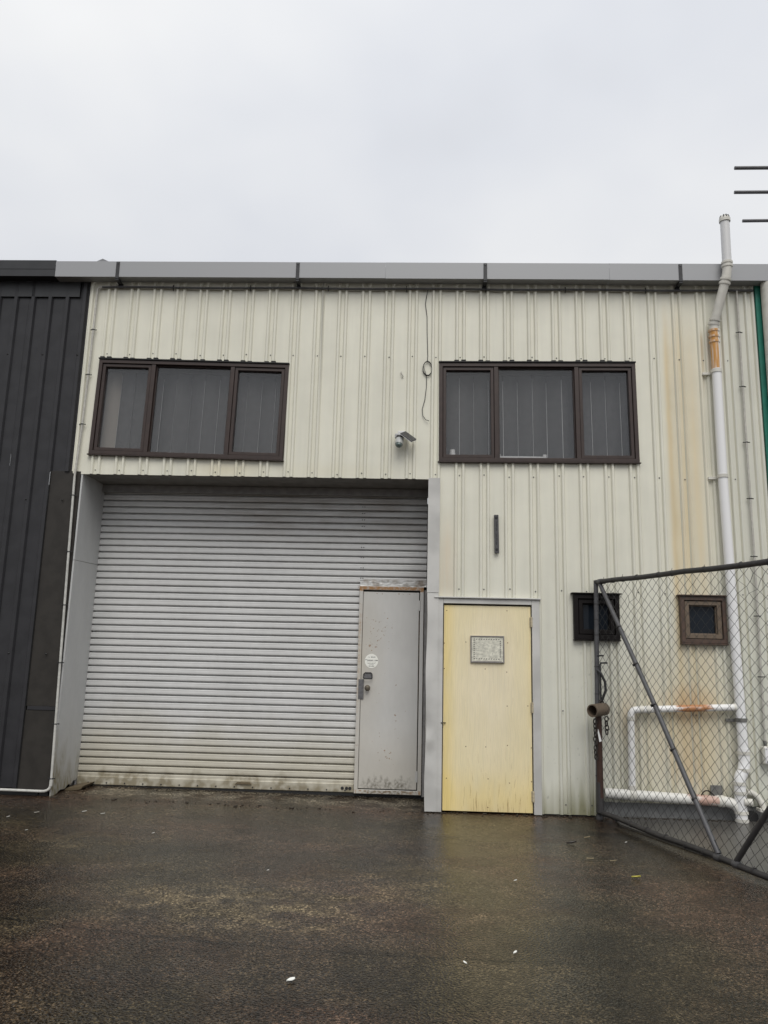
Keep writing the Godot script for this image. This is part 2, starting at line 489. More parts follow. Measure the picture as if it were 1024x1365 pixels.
func ground_textures() -> void:
	# wet asphalt; one tile is x -4.5..4.5, z -0.9..8.1
	var W := 1024
	var n1 := noise(51, 0.55, FastNoiseLite.TYPE_SIMPLEX_SMOOTH, 5)
	var n2 := noise(52, 2.2, FastNoiseLite.TYPE_SIMPLEX_SMOOTH, 5)
	var n3 := noise(53, 7.0, FastNoiseLite.TYPE_SIMPLEX_SMOOTH, 3)
	var d := PackedByteArray(); d.resize(W * W * 3)
	var R := PackedByteArray(); R.resize(W * W)
	for j in W:
		var z := -0.9 + 9.0 * (j + 0.5) / W
		for i in W:
			var x := -4.5 + 9.0 * (i + 0.5) / W
			var a := n1.get_noise_2d(x, z)
			var b1 := n2.get_noise_2d(x, z * 1.3)
			var f := n3.get_noise_2d(x, z)
			var r := 0.158
			var g := 0.112
			var b := 0.074
			var v := 1.0 + 0.45 * a + 0.45 * b1 + 0.35 * f
			# mossy green and red-brown drift
			var gm := clampf(0.5 + 1.6 * n1.get_noise_2d(x + 20.0, z - 9.0), 0.0, 1.0)
			r *= lerpf(1.06, 0.90, gm); g *= lerpf(0.96, 1.02, gm); b *= lerpf(1.02, 0.94, gm)
			var tan1 := clampf(blob(x, z, -0.98, 3.02, 1.0, 0.62) * 1.5 * (0.55 + 1.1 * b1 + 0.4 * f), 0.0, 1.0) + 0.7 * clampf(blob(x, z, 0.1, 2.5, 1.0, 0.6) * (0.4 + 1.2 * b1), 0.0, 1.0) + 0.5 * clampf(blob(x, z, -1.9, 1.7, 1.4, 0.8) * (0.3 + 1.4 * b1), 0.0, 1.0)
			tan1 = clampf(tan1, 0.0, 1.0)
			r = lerpf(r, 0.42, tan1); g = lerpf(g, 0.345, tan1); b = lerpf(b, 0.225, tan1)
			v *= lerpf(1.12, 0.72, smoothstep(-0.12, 0.16, n1.get_noise_2d(x * 1.7 + 31.0, z * 2.6 - 5.0) + 0.25 * b1))
			var dark := clampf(blob(x, z, -1.5, 1.85, 1.0, 0.55) * (0.7 + b1) + blob(x, z, 0.9, 3.4, 1.1, 0.4) * (0.7 + b1) + blob(x, z, -0.6, 4.0, 1.6, 0.45) * (0.5 + b1) + blob(x, z, 0.9, 1.9, 0.7, 0.9) * 0.3, 0.0, 0.7)
			v *= 1.0 - 0.7 * dark
			var rs := clampf(blob(x, z, 1.7, 0.5, 0.9, 0.7) * 0.7, 0.0, 0.6)
			r = lerpf(r, 0.050, rs); g = lerpf(g, 0.034, rs); b = lerpf(b, 0.022, rs)
			# seam across the slab
			var cz := 3.58 + 0.16 * (x + 1.2) - 0.05 * (x + 1.2) * (x + 1.2) + 0.02 * b1
			var cr := exp(-pow((z - cz) / 0.014, 2.0)) * (1.0 - smoothstep(0.4, 1.4, x)) * clampf(0.8 + 1.2 * b1, 0.2, 0.95)
			v *= 1.0 - cr * 0.75
			# pale bloom of old concrete at the roller door sill
			var wh := (1.0 - smoothstep(-0.25, 0.06, z + 0.25 * b1)) * clampf(0.60 + 1.4 * b1 + 0.6 * f, 0.0, 0.95) * band(x, -3.5, 0.16, 0.05)
			r = lerpf(r, 0.46, wh); g = lerpf(g, 0.41, wh); b = lerpf(b, 0.32, wh)
			# old oil drips
			var oil := smoothstep(0.60, 0.70, n3.get_noise_2d(x * 1.9 + 50.0, z * 1.9)) * 0.7
			v *= 1.0 - oil
			var k := (j * W + i)
			d[k * 3] = enc(r * v); d[k * 3 + 1] = enc(g * v); d[k * 3 + 2] = enc(b * v)
			var ro := 0.21 + 0.20 * b1 + 0.08 * a - 0.06 * dark - 0.06 * rs + 0.16 * tan1
			R[k] = clampi(int(255.0 * ro), 26, 230)
	T.ground = rgb_image(W, W, d)
	T.ground_rough = ImageTexture.create_from_image(Image.create_from_data(W, W, false, Image.FORMAT_L8, R))
	var nb := noise(54, 0.27, FastNoiseLite.TYPE_SIMPLEX_SMOOTH, 2).get_seamless_image(2048, 2048)
	nb.convert(Image.FORMAT_RGBA8)
	nb.bump_map_to_normal_map(3.0)
	T.ground_normal = ImageTexture.create_from_image(nb)
	# loose aggregate: light and dark stones
	var ag := noise(55, 0.19, FastNoiseLite.TYPE_CELLULAR, 2)
	ag.cellular_return_type = FastNoiseLite.RETURN_CELL_VALUE
	var ai := ag.get_seamless_image(1024, 1024)
	var bi := noise(56, 0.05, FastNoiseLite.TYPE_SIMPLEX, 4).get_seamless_image(1024, 1024)
	var ad := ai.get_data()
	var bd := bi.get_data()
	var o := PackedByteArray(); o.resize(1024 * 1024 * 3)
	for i in 1024 * 1024:
		var v := ad[i] / 255.0
		var w := 0.40 + 0.30 * bd[i] / 255.0
		if v > 0.76: w += 0.42 * (v - 0.76) / 0.24 + 0.22
		elif v < 0.4: w -= 0.22
		var q := int(255.0 * clampf(w, 0.0, 1.0))
		o[i * 3] = q; o[i * 3 + 1] = int(q * 0.985); o[i * 3 + 2] = int(q * 0.955)
	T.aggregate = rgb_image(1024, 1024, o)

func words(im: Image, x: int, y: int, w: int, h: int, c: Color) -> void:
	var p := x
	while p < x + w - 3:
		var l := rng.randi_range(2, 6)
		for q in l:
			if rng.randf() < 0.8:
				im.fill_rect(Rect2i(p + q, y + rng.randi_range(0, 1), 1, h - rng.randi_range(0, 1)), c)
		p += l + 2

func small_textures() -> void:
	rng.seed = 5
	# round sticker print: rows of small dark print on white
	var im := Image.create(128, 128, false, Image.FORMAT_RGB8)
	im.fill(Color(0.93, 0.93, 0.90))
	words(im, 30, 28, 18, 6, Color(0.35, 0.35, 0.35)); words(im, 58, 26, 44, 8, Color(0.32, 0.32, 0.32))
	words(im, 8, 50, 22, 8, Color(0.12, 0.12, 0.12)); words(im, 26, 54, 58, 9, Color(0.12, 0.12, 0.12)); words(im, 90, 54, 30, 9, Color(0.1, 0.1, 0.1))
	words(im, 22, 70, 86, 5, Color(0.6, 0.6, 0.6)); words(im, 28, 82, 72, 6, Color(0.55, 0.55, 0.53)); words(im, 40, 94, 50, 5, Color(0.5, 0.5, 0.5))
	words(im, 30, 105, 64, 8, Color(0.22, 0.22, 0.22))
	T.sticker = ImageTexture.create_from_image(im)
	# faded notice with a dashed border
	var W := 192
	var H := 152
	var nt := Image.create(W, H, false, Image.FORMAT_RGB8)
	var nn := noise(61, 0.03, FastNoiseLite.TYPE_SIMPLEX_SMOOTH, 5)
	for y in H:
		for x in W:
			var v := 0.80 + 0.14 * nn.get_noise_2d(x, y * 1.4)
			nt.set_pixel(x, y, Color(v, v * 0.99, v * 0.92))
	var dk := Color(0.13, 0.12, 0.13)
	for k in 11:
		var x := 12 + k * 15
		for q in 5:
			nt.fill_rect(Rect2i(x + q, 14 - q / 2, 4, 3), dk)
			nt.fill_rect(Rect2i(x + q, 135 - q / 2, 4, 3), dk)
	for k in 9:
		var y := 22 + k * 12
		for q in 4:
			nt.fill_rect(Rect2i(12 + q / 2, y + q, 5, 3), dk)
			nt.fill_rect(Rect2i(172 + q / 2, y + q, 5, 3), dk)
	for row in [[34, 60, 3], [50, 66, 4], [60, 58, 3], [72, 70, 4], [84, 64, 3], [108, 50, 3]]:
		words(nt, 22, row[0], row[1], row[2], Color(0.58, 0.58, 0.54))
	for k in 22:
		nt.fill_rect(Rect2i(rng.randi_range(90, 160), rng.randi_range(30, 125), rng.randi_range(1, 3), rng.randi_range(3, 10)), Color(0.68, 0.68, 0.63))
	T.notice = ImageTexture.create_from_image(nt)
	# grey-white reveal sheet with brown-green rot at its foot; z -0.6..0, y 0..3.3
	var w2 := 128
	var h2 := 512
	var d := PackedByteArray(); d.resize(w2 * h2 * 3)
	var n1 := noise(71, 2.5)
	var n2 := noise(72, 9.0)
	for j in h2:
		var y := 3.3 - 3.3 * (j + 0.5) / h2
		for i in w2:
			var z := -0.6 + 0.6 * (i + 0.5) / w2
			var a := n1.get_noise_2d(z * 2.0, y * 0.7)
			var f := n2.get_noise_2d(z * 3.0, y)
			var r := 0.48; var g := 0.485; var b := 0.48
			var m := clampf((0.50 - y + 0.35 * a + (z + 0.3) * 0.6) / 0.5, 0.0, 1.0) * clampf(0.62 + 0.6 * f, 0.0, 1.0)
			r = lerpf(r, 0.17, m); g = lerpf(g, 0.14, m); b = lerpf(b, 0.062, m)
			var v := 1.0 + 0.06 * a + 0.04 * f
			var k := (j * w2 + i) * 3
			d[k] = enc(r * v); d[k + 1] = enc(g * v); d[k + 2] = enc(b * v)
	T.reveal = rgb_image(w2, h2, d)
	# rust
	var ri := noise(81, 0.02, FastNoiseLite.TYPE_SIMPLEX_SMOOTH, 6).get_seamless_image(256, 256).get_data()
	var rd := PackedByteArray(); rd.resize(256 * 256 * 3)
	for i in 256 * 256:
		var t := smoothstep(0.3, 0.7, ri[i] / 255.0)
		rd[i * 3] = enc(lerpf(0.06, 0.20, t)); rd[i * 3 + 1] = enc(lerpf(0.032, 0.10, t)); rd[i * 3 + 2] = enc(lerpf(0.022, 0.055, t))
	T.rust = rgb_image(256, 256, rd)
	# rust-stained white pipe: u round the pipe, v along (metres / 1)
	var ow := noise(82, 0.02, FastNoiseLite.TYPE_SIMPLEX_SMOOTH, 5)
	var od := PackedByteArray(); od.resize(128 * 256 * 3)
	for j in 256:
		for i in 128:
			var st := ow.get_noise_2d(i * 3.0, j * 0.35)
			var t := clampf(0.85 + 0.9 * st, 0.0, 1.0)
			var k := (j * 128 + i) * 3
			var open := smoothstep(0.07, 0.11, absf(i / 128.0 - 0.91))
			t *= open
			od[k] = enc(lerpf(0.72, 0.52, t)); od[k + 1] = enc(lerpf(0.71, 0.25, t)); od[k + 2] = enc(lerpf(0.68, 0.055, t))
	T.stained = rgb_image(128, 256, od)
	T.upper_pipe = pipe_stain(84, 0.43, 0.20, Color(0.40, 0.16, 0.045), Color(0.76, 0.755, 0.74))
	T.lower_pipe = pipe_stain(85, 0.94, 0.17, Color(0.47, 0.30, 0.24), Color(0.67, 0.66, 0.62))
	# brushed normal relief for sheet metal
	var si := noise(83, 0.006, FastNoiseLite.TYPE_SIMPLEX_SMOOTH, 3).get_seamless_image(512, 512)
	si.convert(Image.FORMAT_RGBA8)
	si.bump_map_to_normal_map(6.0)
	T.dents = ImageTexture.create_from_image(si)

# white pipe with one stained stretch: u runs round the pipe, v along it (0..2 m)
func pipe_stain(sd: int, at: float, reach: float, c: Color, base: Color) -> ImageTexture:
	var n := noise(sd, 0.03, FastNoiseLite.TYPE_SIMPLEX_SMOOTH, 5)
	var d := PackedByteArray(); d.resize(64 * 512 * 3)
	for j in 512:
		var v := 2.0 * (j + 0.5) / 512
		for i in 64:
			var w := n.get_noise_2d(24.0 * cos(TAU * i / 64.0) + 60.0, 24.0 * sin(TAU * i / 64.0) + j * 0.9)
			var t := clampf(1.0 - absf(v - at) / reach, 0.0, 1.0)
			t = clampf(t * 1.5 + (1.3 * w if t > 0.0 else 0.0), 0.0, 0.95)
			var m := 1.0 + 0.06 * w
			var k := (j * 64 + i) * 3
			d[k] = enc(lerpf(base.r, c.r, t) * m); d[k + 1] = enc(lerpf(base.g, c.g, t) * m); d[k + 2] = enc(lerpf(base.b, c.b, t) * m)
	return rgb_image(64, 512, d)

func textured(t: Texture2D, rough: float, metal := 0.0) -> StandardMaterial3D:
	var m := StandardMaterial3D.new()
	m.albedo_texture = t
	m.roughness = rough
	m.metallic = metal
	return m

func make_materials() -> void:
	K.wall = textured(T.wall, 0.42)
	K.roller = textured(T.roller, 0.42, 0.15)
	K.leaf = textured(T.leaf, 0.5)
	K.door = textured(T.door, 0.55)
	K.reveal = textured(T.reveal, 0.5)
	K.sticker = textured(T.sticker, 0.4)
	K.notice = textured(T.notice, 0.6)
	K.stained = textured(T.stained, 0.45)
	K.upper_pipe = textured(T.upper_pipe, 0.4); K.upper_pipe.uv1_scale = Vector3(1, 0.5, 1)
	K.lower_pipe = textured(T.lower_pipe, 0.45); K.lower_pipe.uv1_scale = Vector3(1, 0.5, 1)
	K.rust = textured(T.rust, 0.8)
	K.rust.uv1_triplanar = true; K.rust.uv1_world_triplanar = true; K.rust.uv1_scale = Vector3.ONE * 3.0
	K.rust_dark = mat(Color(0.050, 0.024, 0.017), 0.7, 0.1, 4.0)
	K.dark_wall = mat(Color(0.028, 0.028, 0.032), 0.36, 0.0, 0.6)
	K.dark_sheet = mat(Color(0.036, 0.033, 0.030), 0.42, 0.0, 0.8)
	K.dark_wall.metallic_specular = 0.42; K.dark_sheet.metallic_specular = 0.35
	K.black_gutter = mat(Color(0.022, 0.023, 0.026), 0.4, 0.0, 0.6)
	K.gutter = mat(Color(0.31, 0.315, 0.325), 0.45, 0.15, 0.0)
	K.strap = mat(Color(0.035, 0.036, 0.04), 0.5, 0.3, 2.0)
	K.bronze = mat(Color(0.040, 0.025, 0.021), 0.38, 0.1, 1.5)
	K.black_frame = mat(Color(0.009, 0.007, 0.007), 0.5, 0.0, 1.5); K.black_frame.metallic_specular = 0.3
	K.brown_frame = mat(Color(0.150, 0.112, 0.080), 0.55, 0.0, 2.0)
	K.brown_outer = mat(Color(0.085, 0.052, 0.038), 0.55, 0.0, 2.0)
	K.rubber = mat(Color(0.012, 0.012, 0.012), 0.7, 0.0, 0.0)
	K.trim = mat(Color(0.56, 0.56, 0.555), 0.42, 0.0, 0.25)
	K.trim_dark = mat(Color(0.30, 0.295, 0.30), 0.5, 0.0, 1.2)
	K.soffit = mat(Color(0.20, 0.19, 0.18), 0.6, 0.0, 0.8)
	K.pvc = mat(Color(0.76, 0.76, 0.76), 0.35, 0.0, 0.0)
	K.pvc_grey = mat(Color(0.62, 0.62, 0.62), 0.4, 0.0, 0.0)
	K.pvc_old = mat(Color(0.66, 0.65, 0.61), 0.45, 0.0, 0.7)
	K.conduit = mat(Color(0.55, 0.55, 0.53), 0.45, 0.0, 2.0)
	K.conduit_wall = mat(Color(0.50, 0.49, 0.46), 0.45, 0.0, 2.0)
	K.galv = mat(Color(0.10, 0.10, 0.108), 0.5, 0.3, 2.0)
	K.galv_dark = mat(Color(0.052, 0.050, 0.052), 0.55, 0.25, 2.0)
	K.wire = mat(Color(0.030, 0.030, 0.029), 0.5, 0.2, 0.0)
	K.steel = mat(Color(0.20, 0.20, 0.21), 0.4, 0.7, 3.0)
	K.chain = mat(Color(0.035, 0.030, 0.027), 0.5, 0.5, 3.0)
	K.green = mat(Color(0.014, 0.185, 0.135), 0.4, 0.0, 0.8)
	K.cream_post = mat(Color(0.60, 0.60, 0.56), 0.4, 0.0, 0.8)
	K.lining = mat(Color(0.16, 0.155, 0.15), 0.8, 0.0, 0.0)
	K.plinth = mat(Color(0.20, 0.205, 0.21), 0.75, 0.0, 1.5)
	K.white = mat(Color(0.78, 0.78, 0.77), 0.35, 0.0, 0.0)
	K.blind = mat(Color(0.085, 0.085, 0.088), 0.7, 0.0, 1.5)
	K.gap_light = mat(Color(0.60, 0.60, 0.60), 0.6, 0.0, 0.0)  # pale tone painted as light coming through the slat gaps
	K.inner_wall_tint = mat(Color(0.32, 0.29, 0.25), 0.7, 0.0, 0.0)  # beige of the wall inside, put on the leftmost slat
	K.timber = mat(Color(0.085, 0.085, 0.09), 0.8, 0.0, 4.0)
	K.sign_board = mat(Color(0.28, 0.265, 0.255), 0.75, 0.0, 4.0)
	K.rot = mat(Color(0.13, 0.10, 0.06), 0.85, 0.0, 4.0)
	K.shade_clump = mat(Color(0.030, 0.023, 0.015), 0.7, 0.0, 4.0)  # dark tone of the clumps added as contact shade
	K.black = mat(Color(0.014, 0.014, 0.015), 0.4, 0.0, 0.0)
	K.plate = mat(Color(0.16, 0.16, 0.155), 0.6, 0.0, 3.0)
	K.glass = StandardMaterial3D.new()
	K.glass.albedo_color = Color(0.25, 0.26, 0.27, 0.16)
	K.glass.transparency = BaseMaterial3D.TRANSPARENCY_ALPHA
	K.glass.roughness = 0.02
	K.glass.metallic_specular = 0.6
	K.dark_glass = mat(Color(0.012, 0.016, 0.022), 0.08, 0.0, 0.0)
	K.dark_glass.metallic_specular = 0.28
	var ground := textured(T.ground, 1.0)
	ground.roughness_texture = T.ground_rough
	ground.normal_enabled = true
	ground.normal_texture = T.ground_normal
	ground.normal_scale = 0.36
	ground.metallic_specular = 0.33
	ground.detail_enabled = true
	ground.detail_albedo = T.aggregate
	ground.detail_blend_mode = BaseMaterial3D.BLEND_MODE_MUL
	ground.detail_uv_layer = BaseMaterial3D.DETAIL_UV_2
	K.ground = ground
	K.pad = mat(Color(0.085, 0.082, 0.078), 0.36, 0.0, 0.5)  # reflected sky and wall put into the grey
	for m in [K.dark_wall, K.dark_sheet]:
		m.normal_enabled = true
		m.normal_texture = T.dents
		m.normal_scale = 0.12

# ---------------------------------------------------------------- cladding
func rib_centre(k: int) -> float:
	return -3.391 + 0.2575 * k

func z_at(prof: Array, x: float) -> float:
	for i in prof.size() - 1:
		if x >= prof[i].x and x <= prof[i + 1].x:
			var t: float = (x - prof[i].x) / maxf(prof[i + 1].x - prof[i].x, 1e-6)
			return lerpf(prof[i].y, prof[i + 1].y, t)
	return 0.0

# one sheet of ribbed metal between xa and xb with rectangular holes (Rect2 in x, y)
func clad_sheet(prof: Array, xa: float, xb: float, y0: float, y1: float, holes: Array, lift: float, uvwall: bool) -> MB:
	var m := mb()
	if uvwall:
		m.uo = Vector2(-4, 6); m.us = Vector2(8, 6)
	var xs := [xa, xb]
	for p in prof:
		if p.x > xa and p.x < xb: xs.append(p.x)
	for h in holes:
		for e in [h.position.x, h.end.x]:
			if e > xa and e < xb: xs.append(e)
	xs.sort()
	for i in xs.size() - 1:
		var a: float = xs[i]
		var b: float = xs[i + 1]
		if b - a < 1e-4: continue
		var mid := (a + b) / 2.0
		var spans := [[y0, y1]]
		for h in holes:
			if mid > h.position.x and mid < h.end.x:
				var nx := []
				for s in spans:
					if h.end.y <= s[0] or h.position.y >= s[1]: nx.append(s); continue
					if h.position.y > s[0]: nx.append([s[0], h.position.y])
					if h.end.y < s[1]: nx.append([h.end.y, s[1]])
				spans = nx
		var za := z_at(prof, a) + lift
		var zb := z_at(prof, b) + lift
		for s in spans:
			m.poly([Vector3(a, s[0], za), Vector3(b, s[0], zb), Vector3(b, s[1], zb), Vector3(a, s[1], za)], Vector3(mid, (s[0] + s[1]) / 2.0, -1.0))
	return m

# ---------------------------------------------------------------- windows
func big_window(par: Node, centre: Vector2, w: float, h: float, tilt: float, m1: float, m2: float) -> void:
	var o := holder("window", par)
	var xf := Transform3D(Basis(Vector3.BACK, tilt), Vector3(centre.x, centre.y, 0))
	var x0 := -w / 2; var x1 := w / 2; var y0 := -h / 2; var y1 := h / 2
	var f := mb(); f.xf = xf
	f.ring(x0, y0, x1, y1, 0.040, -0.06, 0.042)
	f.box2(Vector3(x0 + m1 - 0.022, y0 + 0.040, -0.06), Vector3(x0 + m1 + 0.022, y1 - 0.040, 0.036))
	f.box2(Vector3(x0 + m2 - 0.022, y0 + 0.040, -0.06), Vector3(x0 + m2 + 0.022, y1 - 0.040, 0.036))
	f.box2(Vector3(x0 - 0.012, y0 - 0.012, 0.0), Vector3(x1 + 0.012, y0 - 0.001, 0.050))
	part("frame", f, K.bronze, o)
	var fl := mb(); fl.xf = xf
	fl.box2(Vector3(x0 - 0.004, y1 + 0.002, 0.0), Vector3(x1 + 0.004, y1 + 0.016, 0.056))
	for k in range(-1, 28):
		for dd in [-0.037, 0.037]:
			var rx: float = rib_centre(k) + dd - centre.x
			if rx > x0 + 0.02 and rx < x1 - 0.02:
				var hh: float = 0.010 + 0.010 * absf(sin(k * 1.9 + dd * 30.0))
				fl.box(Vector3(rx, y1 + 0.016 + hh / 2.0, 0.034), Vector3(0.050, hh, 0.030), 0.004)
	part("head_flashing", fl, K.rubber, o)
	for s in [[x0 + 0.040, x0 + m1 - 0.022], [x0 + m2 + 0.022, x1 - 0.040]]:
		var b := mb(); b.xf = xf
		b.ring(s[0] + 0.003, y0 + 0.043, s[1] - 0.003, y1 - 0.043, 0.034, -0.05, 0.026)
		part("sash", b, K.bronze, o)
		var g := mb(); g.xf = xf
		g.box2(Vector3(s[0] + 0.030, y0 + 0.07, -0.014), Vector3(s[1] - 0.030, y1 - 0.07, -0.010), 0.0)
		part("pane", g, K.glass, o)
	var gm := mb(); gm.xf = xf
	gm.box2(Vector3(x0 + m1 + 0.018, y0 + 0.036, -0.020), Vector3(x0 + m2 - 0.018, y1 - 0.036, -0.016), 0.0)
	part("pane", gm, K.glass, o)
	var bead := mb(); bead.xf = xf
	bead.ring(x0 + m1 + 0.022, y0 + 0.040, x0 + m2 - 0.022, y1 - 0.040, 0.012, -0.05, 0.004)
	part("glazing_bead", bead, K.bronze, o)
	# lined recess behind the frame
	var r := mb(); r.xf = xf
	for k in [[Vector3(x0 - 0.08, y0 - 0.02, -0.45), Vector3(x1 + 0.08, y0 + 0.055, -0.062)], [Vector3(x0 - 0.08, y1 - 0.030, -0.45), Vector3(x1 + 0.08, y1 + 0.02, -0.062)], [Vector3(x0 - 0.08, y0 + 0.031, -0.45), Vector3(x0 + 0.028, y1 - 0.031, -0.062)], [Vector3(x1 - 0.028, y0 + 0.031, -0.45), Vector3(x1 + 0.08, y1 - 0.031, -0.062)], [Vector3(x0 - 0.08, y0 - 0.02, -0.55), Vector3(x1 + 0.08, y1 + 0.02, -0.451)]]:
		r.box2(k[0], k[1], 0.0)
	part("reveal_lining", r, K.lining, o)

func blind(label: String, centre: Vector2, w: float, h: float, tilt: float, pale: int, edges: float, first: float) -> void:  # edges: width of the strips painted as light between slats
	var o := thing("vertical_blind", label, "blind", Vector3(centre.x, centre.y - h / 2, -0.15), "vertical blinds behind the upstairs windows")
	var xf := Transform3D(Basis(Vector3.BACK, tilt), Vector3(centre.x, centre.y, 0))
	var hd := mb(); hd.xf = xf
	hd.box2(Vector3(-w / 2 + 0.04, h / 2 - 0.075, -0.17), Vector3(w / 2 - 0.04, h / 2 - 0.035, -0.13))
	part("head_rail", hd, K.blind, o)
	var x := -w / 2 + first
	var k := 0
	var y0 := -h / 2 + 0.045
	var y1 := h / 2 - 0.078
	while x < w / 2 - 0.06:
		var x2: float = minf(x + 0.149, w / 2 - 0.035)
		var g := []
		for c in 5:
			var t := c / 4.0
			var z := -0.152 + 0.010 * sin(PI * t) + (t - 0.5) * 0.045 * sin(k * 2.7 + centre.x) + 0.006 * sin(k * 1.3)
			g.append(Vector3(lerpf(x, x2, t), y0, z))
		var m := mb(); m.xf = xf
		var top := []
		for p in g: top.append(Vector3(p.x + 0.002 * sin(k * 2.3), y1, p.z))
		m.sheet([g, top], Vector3.BACK)
		part("blind_slat", m, K.inner_wall_tint if k < pale else K.blind, o)  # pale slats stand in for the interior wall seen beside the blind
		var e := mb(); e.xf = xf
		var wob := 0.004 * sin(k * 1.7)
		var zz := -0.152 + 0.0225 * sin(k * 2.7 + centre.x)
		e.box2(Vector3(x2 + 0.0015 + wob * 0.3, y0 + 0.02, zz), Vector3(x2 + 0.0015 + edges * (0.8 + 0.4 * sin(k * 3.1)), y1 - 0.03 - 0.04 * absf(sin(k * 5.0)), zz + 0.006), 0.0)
		part("gap_light_strip", e, K.gap_light, o)  # added pale strip, imitates light showing through the gap between slats
		x += 0.157
		k += 1
	org = Vector3.ZERO

func small_window(par: Node, x0: float, y0: float, x1: float, y1: float, outer: Material, inner: Material, w1: float, w2: float, over: float) -> void:
	var o := holder("window", par)
	var f := mb()
	f.ring(x0, y0, x1, y1, w1, -0.06, 0.055)
	part("frame", f, outer, o)
	var s := mb()
	s.ring(x0 + w1 + 0.006, y0 + w1 + 0.006, x1 - w1 - 0.006, y1 - w1 - 0.006, w2, -0.05, 0.040)
	part("sash", s, inner, o)
	var b := mb()
	b.ring(x0 + w1 + w2 + 0.004, y0 + w1 + w2 + 0.004, x1 - w1 - w2 - 0.004, y1 - w1 - w2 - 0.004, 0.012, -0.05, 0.018)
	part("glazing_bead", b, inner, o)
	var g := mb()
	g.box2(Vector3(x0 + w1 + 0.01, y0 + w1 + 0.01, -0.030), Vector3(x1 - w1 - 0.01, y1 - w1 - 0.01, -0.012), 0.0)
	part("pane", g, K.dark_glass, o)
	var h := mb()
	h.box2(Vector3(x0 - over, y1 + 0.002, 0.0), Vector3(x1 + over, y1 + 0.014, 0.075))
	part("head_flashing", h, outer, o)
	# a loose ledge that bent a little
	var sl := mb()
	sl.box2(Vector3(x0 - 0.004, y0 - 0.014, 0.0), Vector3(x1 + 0.004, y0 - 0.002, 0.062))
	part("sill", sl, outer, o)

# ================================================================ build
func _ready() -> void:
	rng.seed = 7
	# camera
	var cam := Camera3D.new()
	cam.name = "camera"
	add_child(cam)
	cam.transform = Transform3D(Basis(Vector3.UP, deg_to_rad(2.2617)) * Basis(Vector3.RIGHT, deg_to_rad(10.770)) * Basis(Vector3.BACK, deg_to_rad(1.3935)), Vector3(0, 1.44, 7.84))
	cam.fov = 67.31
	cam.keep_aspect = Camera3D.KEEP_HEIGHT
	cam.near = 0.05
	cam.far = 400.0
	# sky: even overcast, brighter overhead
	var we := WorldEnvironment.new()
	we.name = "world_environment"
	add_child(we)
	var env := Environment.new()
	env.background_mode = Environment.BG_SKY
	env.tonemap_mode = Environment.TONE_MAPPER_LINEAR
	env.tonemap_exposure = 1.2
	env.sdfgi_enabled = true
	env.ssao_enabled = true
	env.ssil_enabled = true
	var sky := Sky.new()
	var pm := PanoramaSkyMaterial.new()
	pm.panorama = overcast()
	sky.sky_material = pm
	env.sky = sky
	env.background_energy_multiplier = 1.0
	we.environment = env
	var sun := DirectionalLight3D.new()
	sun.name = "sun"
	add_child(sun)
	sun.rotation_degrees = Vector3(-52, 8, 0)
	sun.light_energy = 0.5
	sun.light_color = Color(1.0, 0.985, 0.96)
	sun.light_angular_distance = 40.0
	sun.shadow_enabled = true

	make_textures()
	make_materials()
	build_ground()
	build_warehouse()
	build_left_building()
	build_right_building()
	build_gutters()
	build_pipes()
	build_conduits()
	build_gate()
	build_wall_fittings()
	build_antenna()
	build_litter()

func overcast() -> ImageTexture:
	var W := 768
	var H := 384
	var im := Image.create(W, H, false, Image.FORMAT_RGBF)
	var n := noise(91, 1.1, FastNoiseLite.TYPE_SIMPLEX_SMOOTH, 5)
	for j in H:
		var el := (0.5 - (j + 0.5) / H) * PI
		var s := sin(el)
		for i in W:
			var az := TAU * (i + 0.5) / W
			var dir := Vector3(cos(el) * cos(az), s * 1.6, cos(el) * sin(az))
			var c := n.get_noise_3dv(dir * 1.4)
			if s > 0.0:
				var l := 0.575 + 0.20 * s
				l *= 1.0 + 0.17 * c
				var bl := clampf(0.5 + 1.2 * c, 0.0, 1.0)
				im.set_pixel(i, j, Color(l * lerpf(0.955, 0.985, bl), l * lerpf(0.985, 0.995, bl), l * lerpf(1.05, 1.01, bl)))
			else:
				var l := 0.16
				im.set_pixel(i, j, Color(l, l, l))
	return ImageTexture.create_from_image(im)

func ground_height(x: float, z: float) -> float:
	var left := smoothstep(-0.3, -3.2, x) * 0.030 * (1.0 - smoothstep(0.2, 2.5, z))
	var sill := 0.014 * (1.0 - smoothstep(-0.45, 0.0, z)) * (1.0 - smoothstep(0.1, 0.2, x))
	return left + sill + 0.004 * sin(x * 2.1 + 0.7) * sin(z * 1.7)

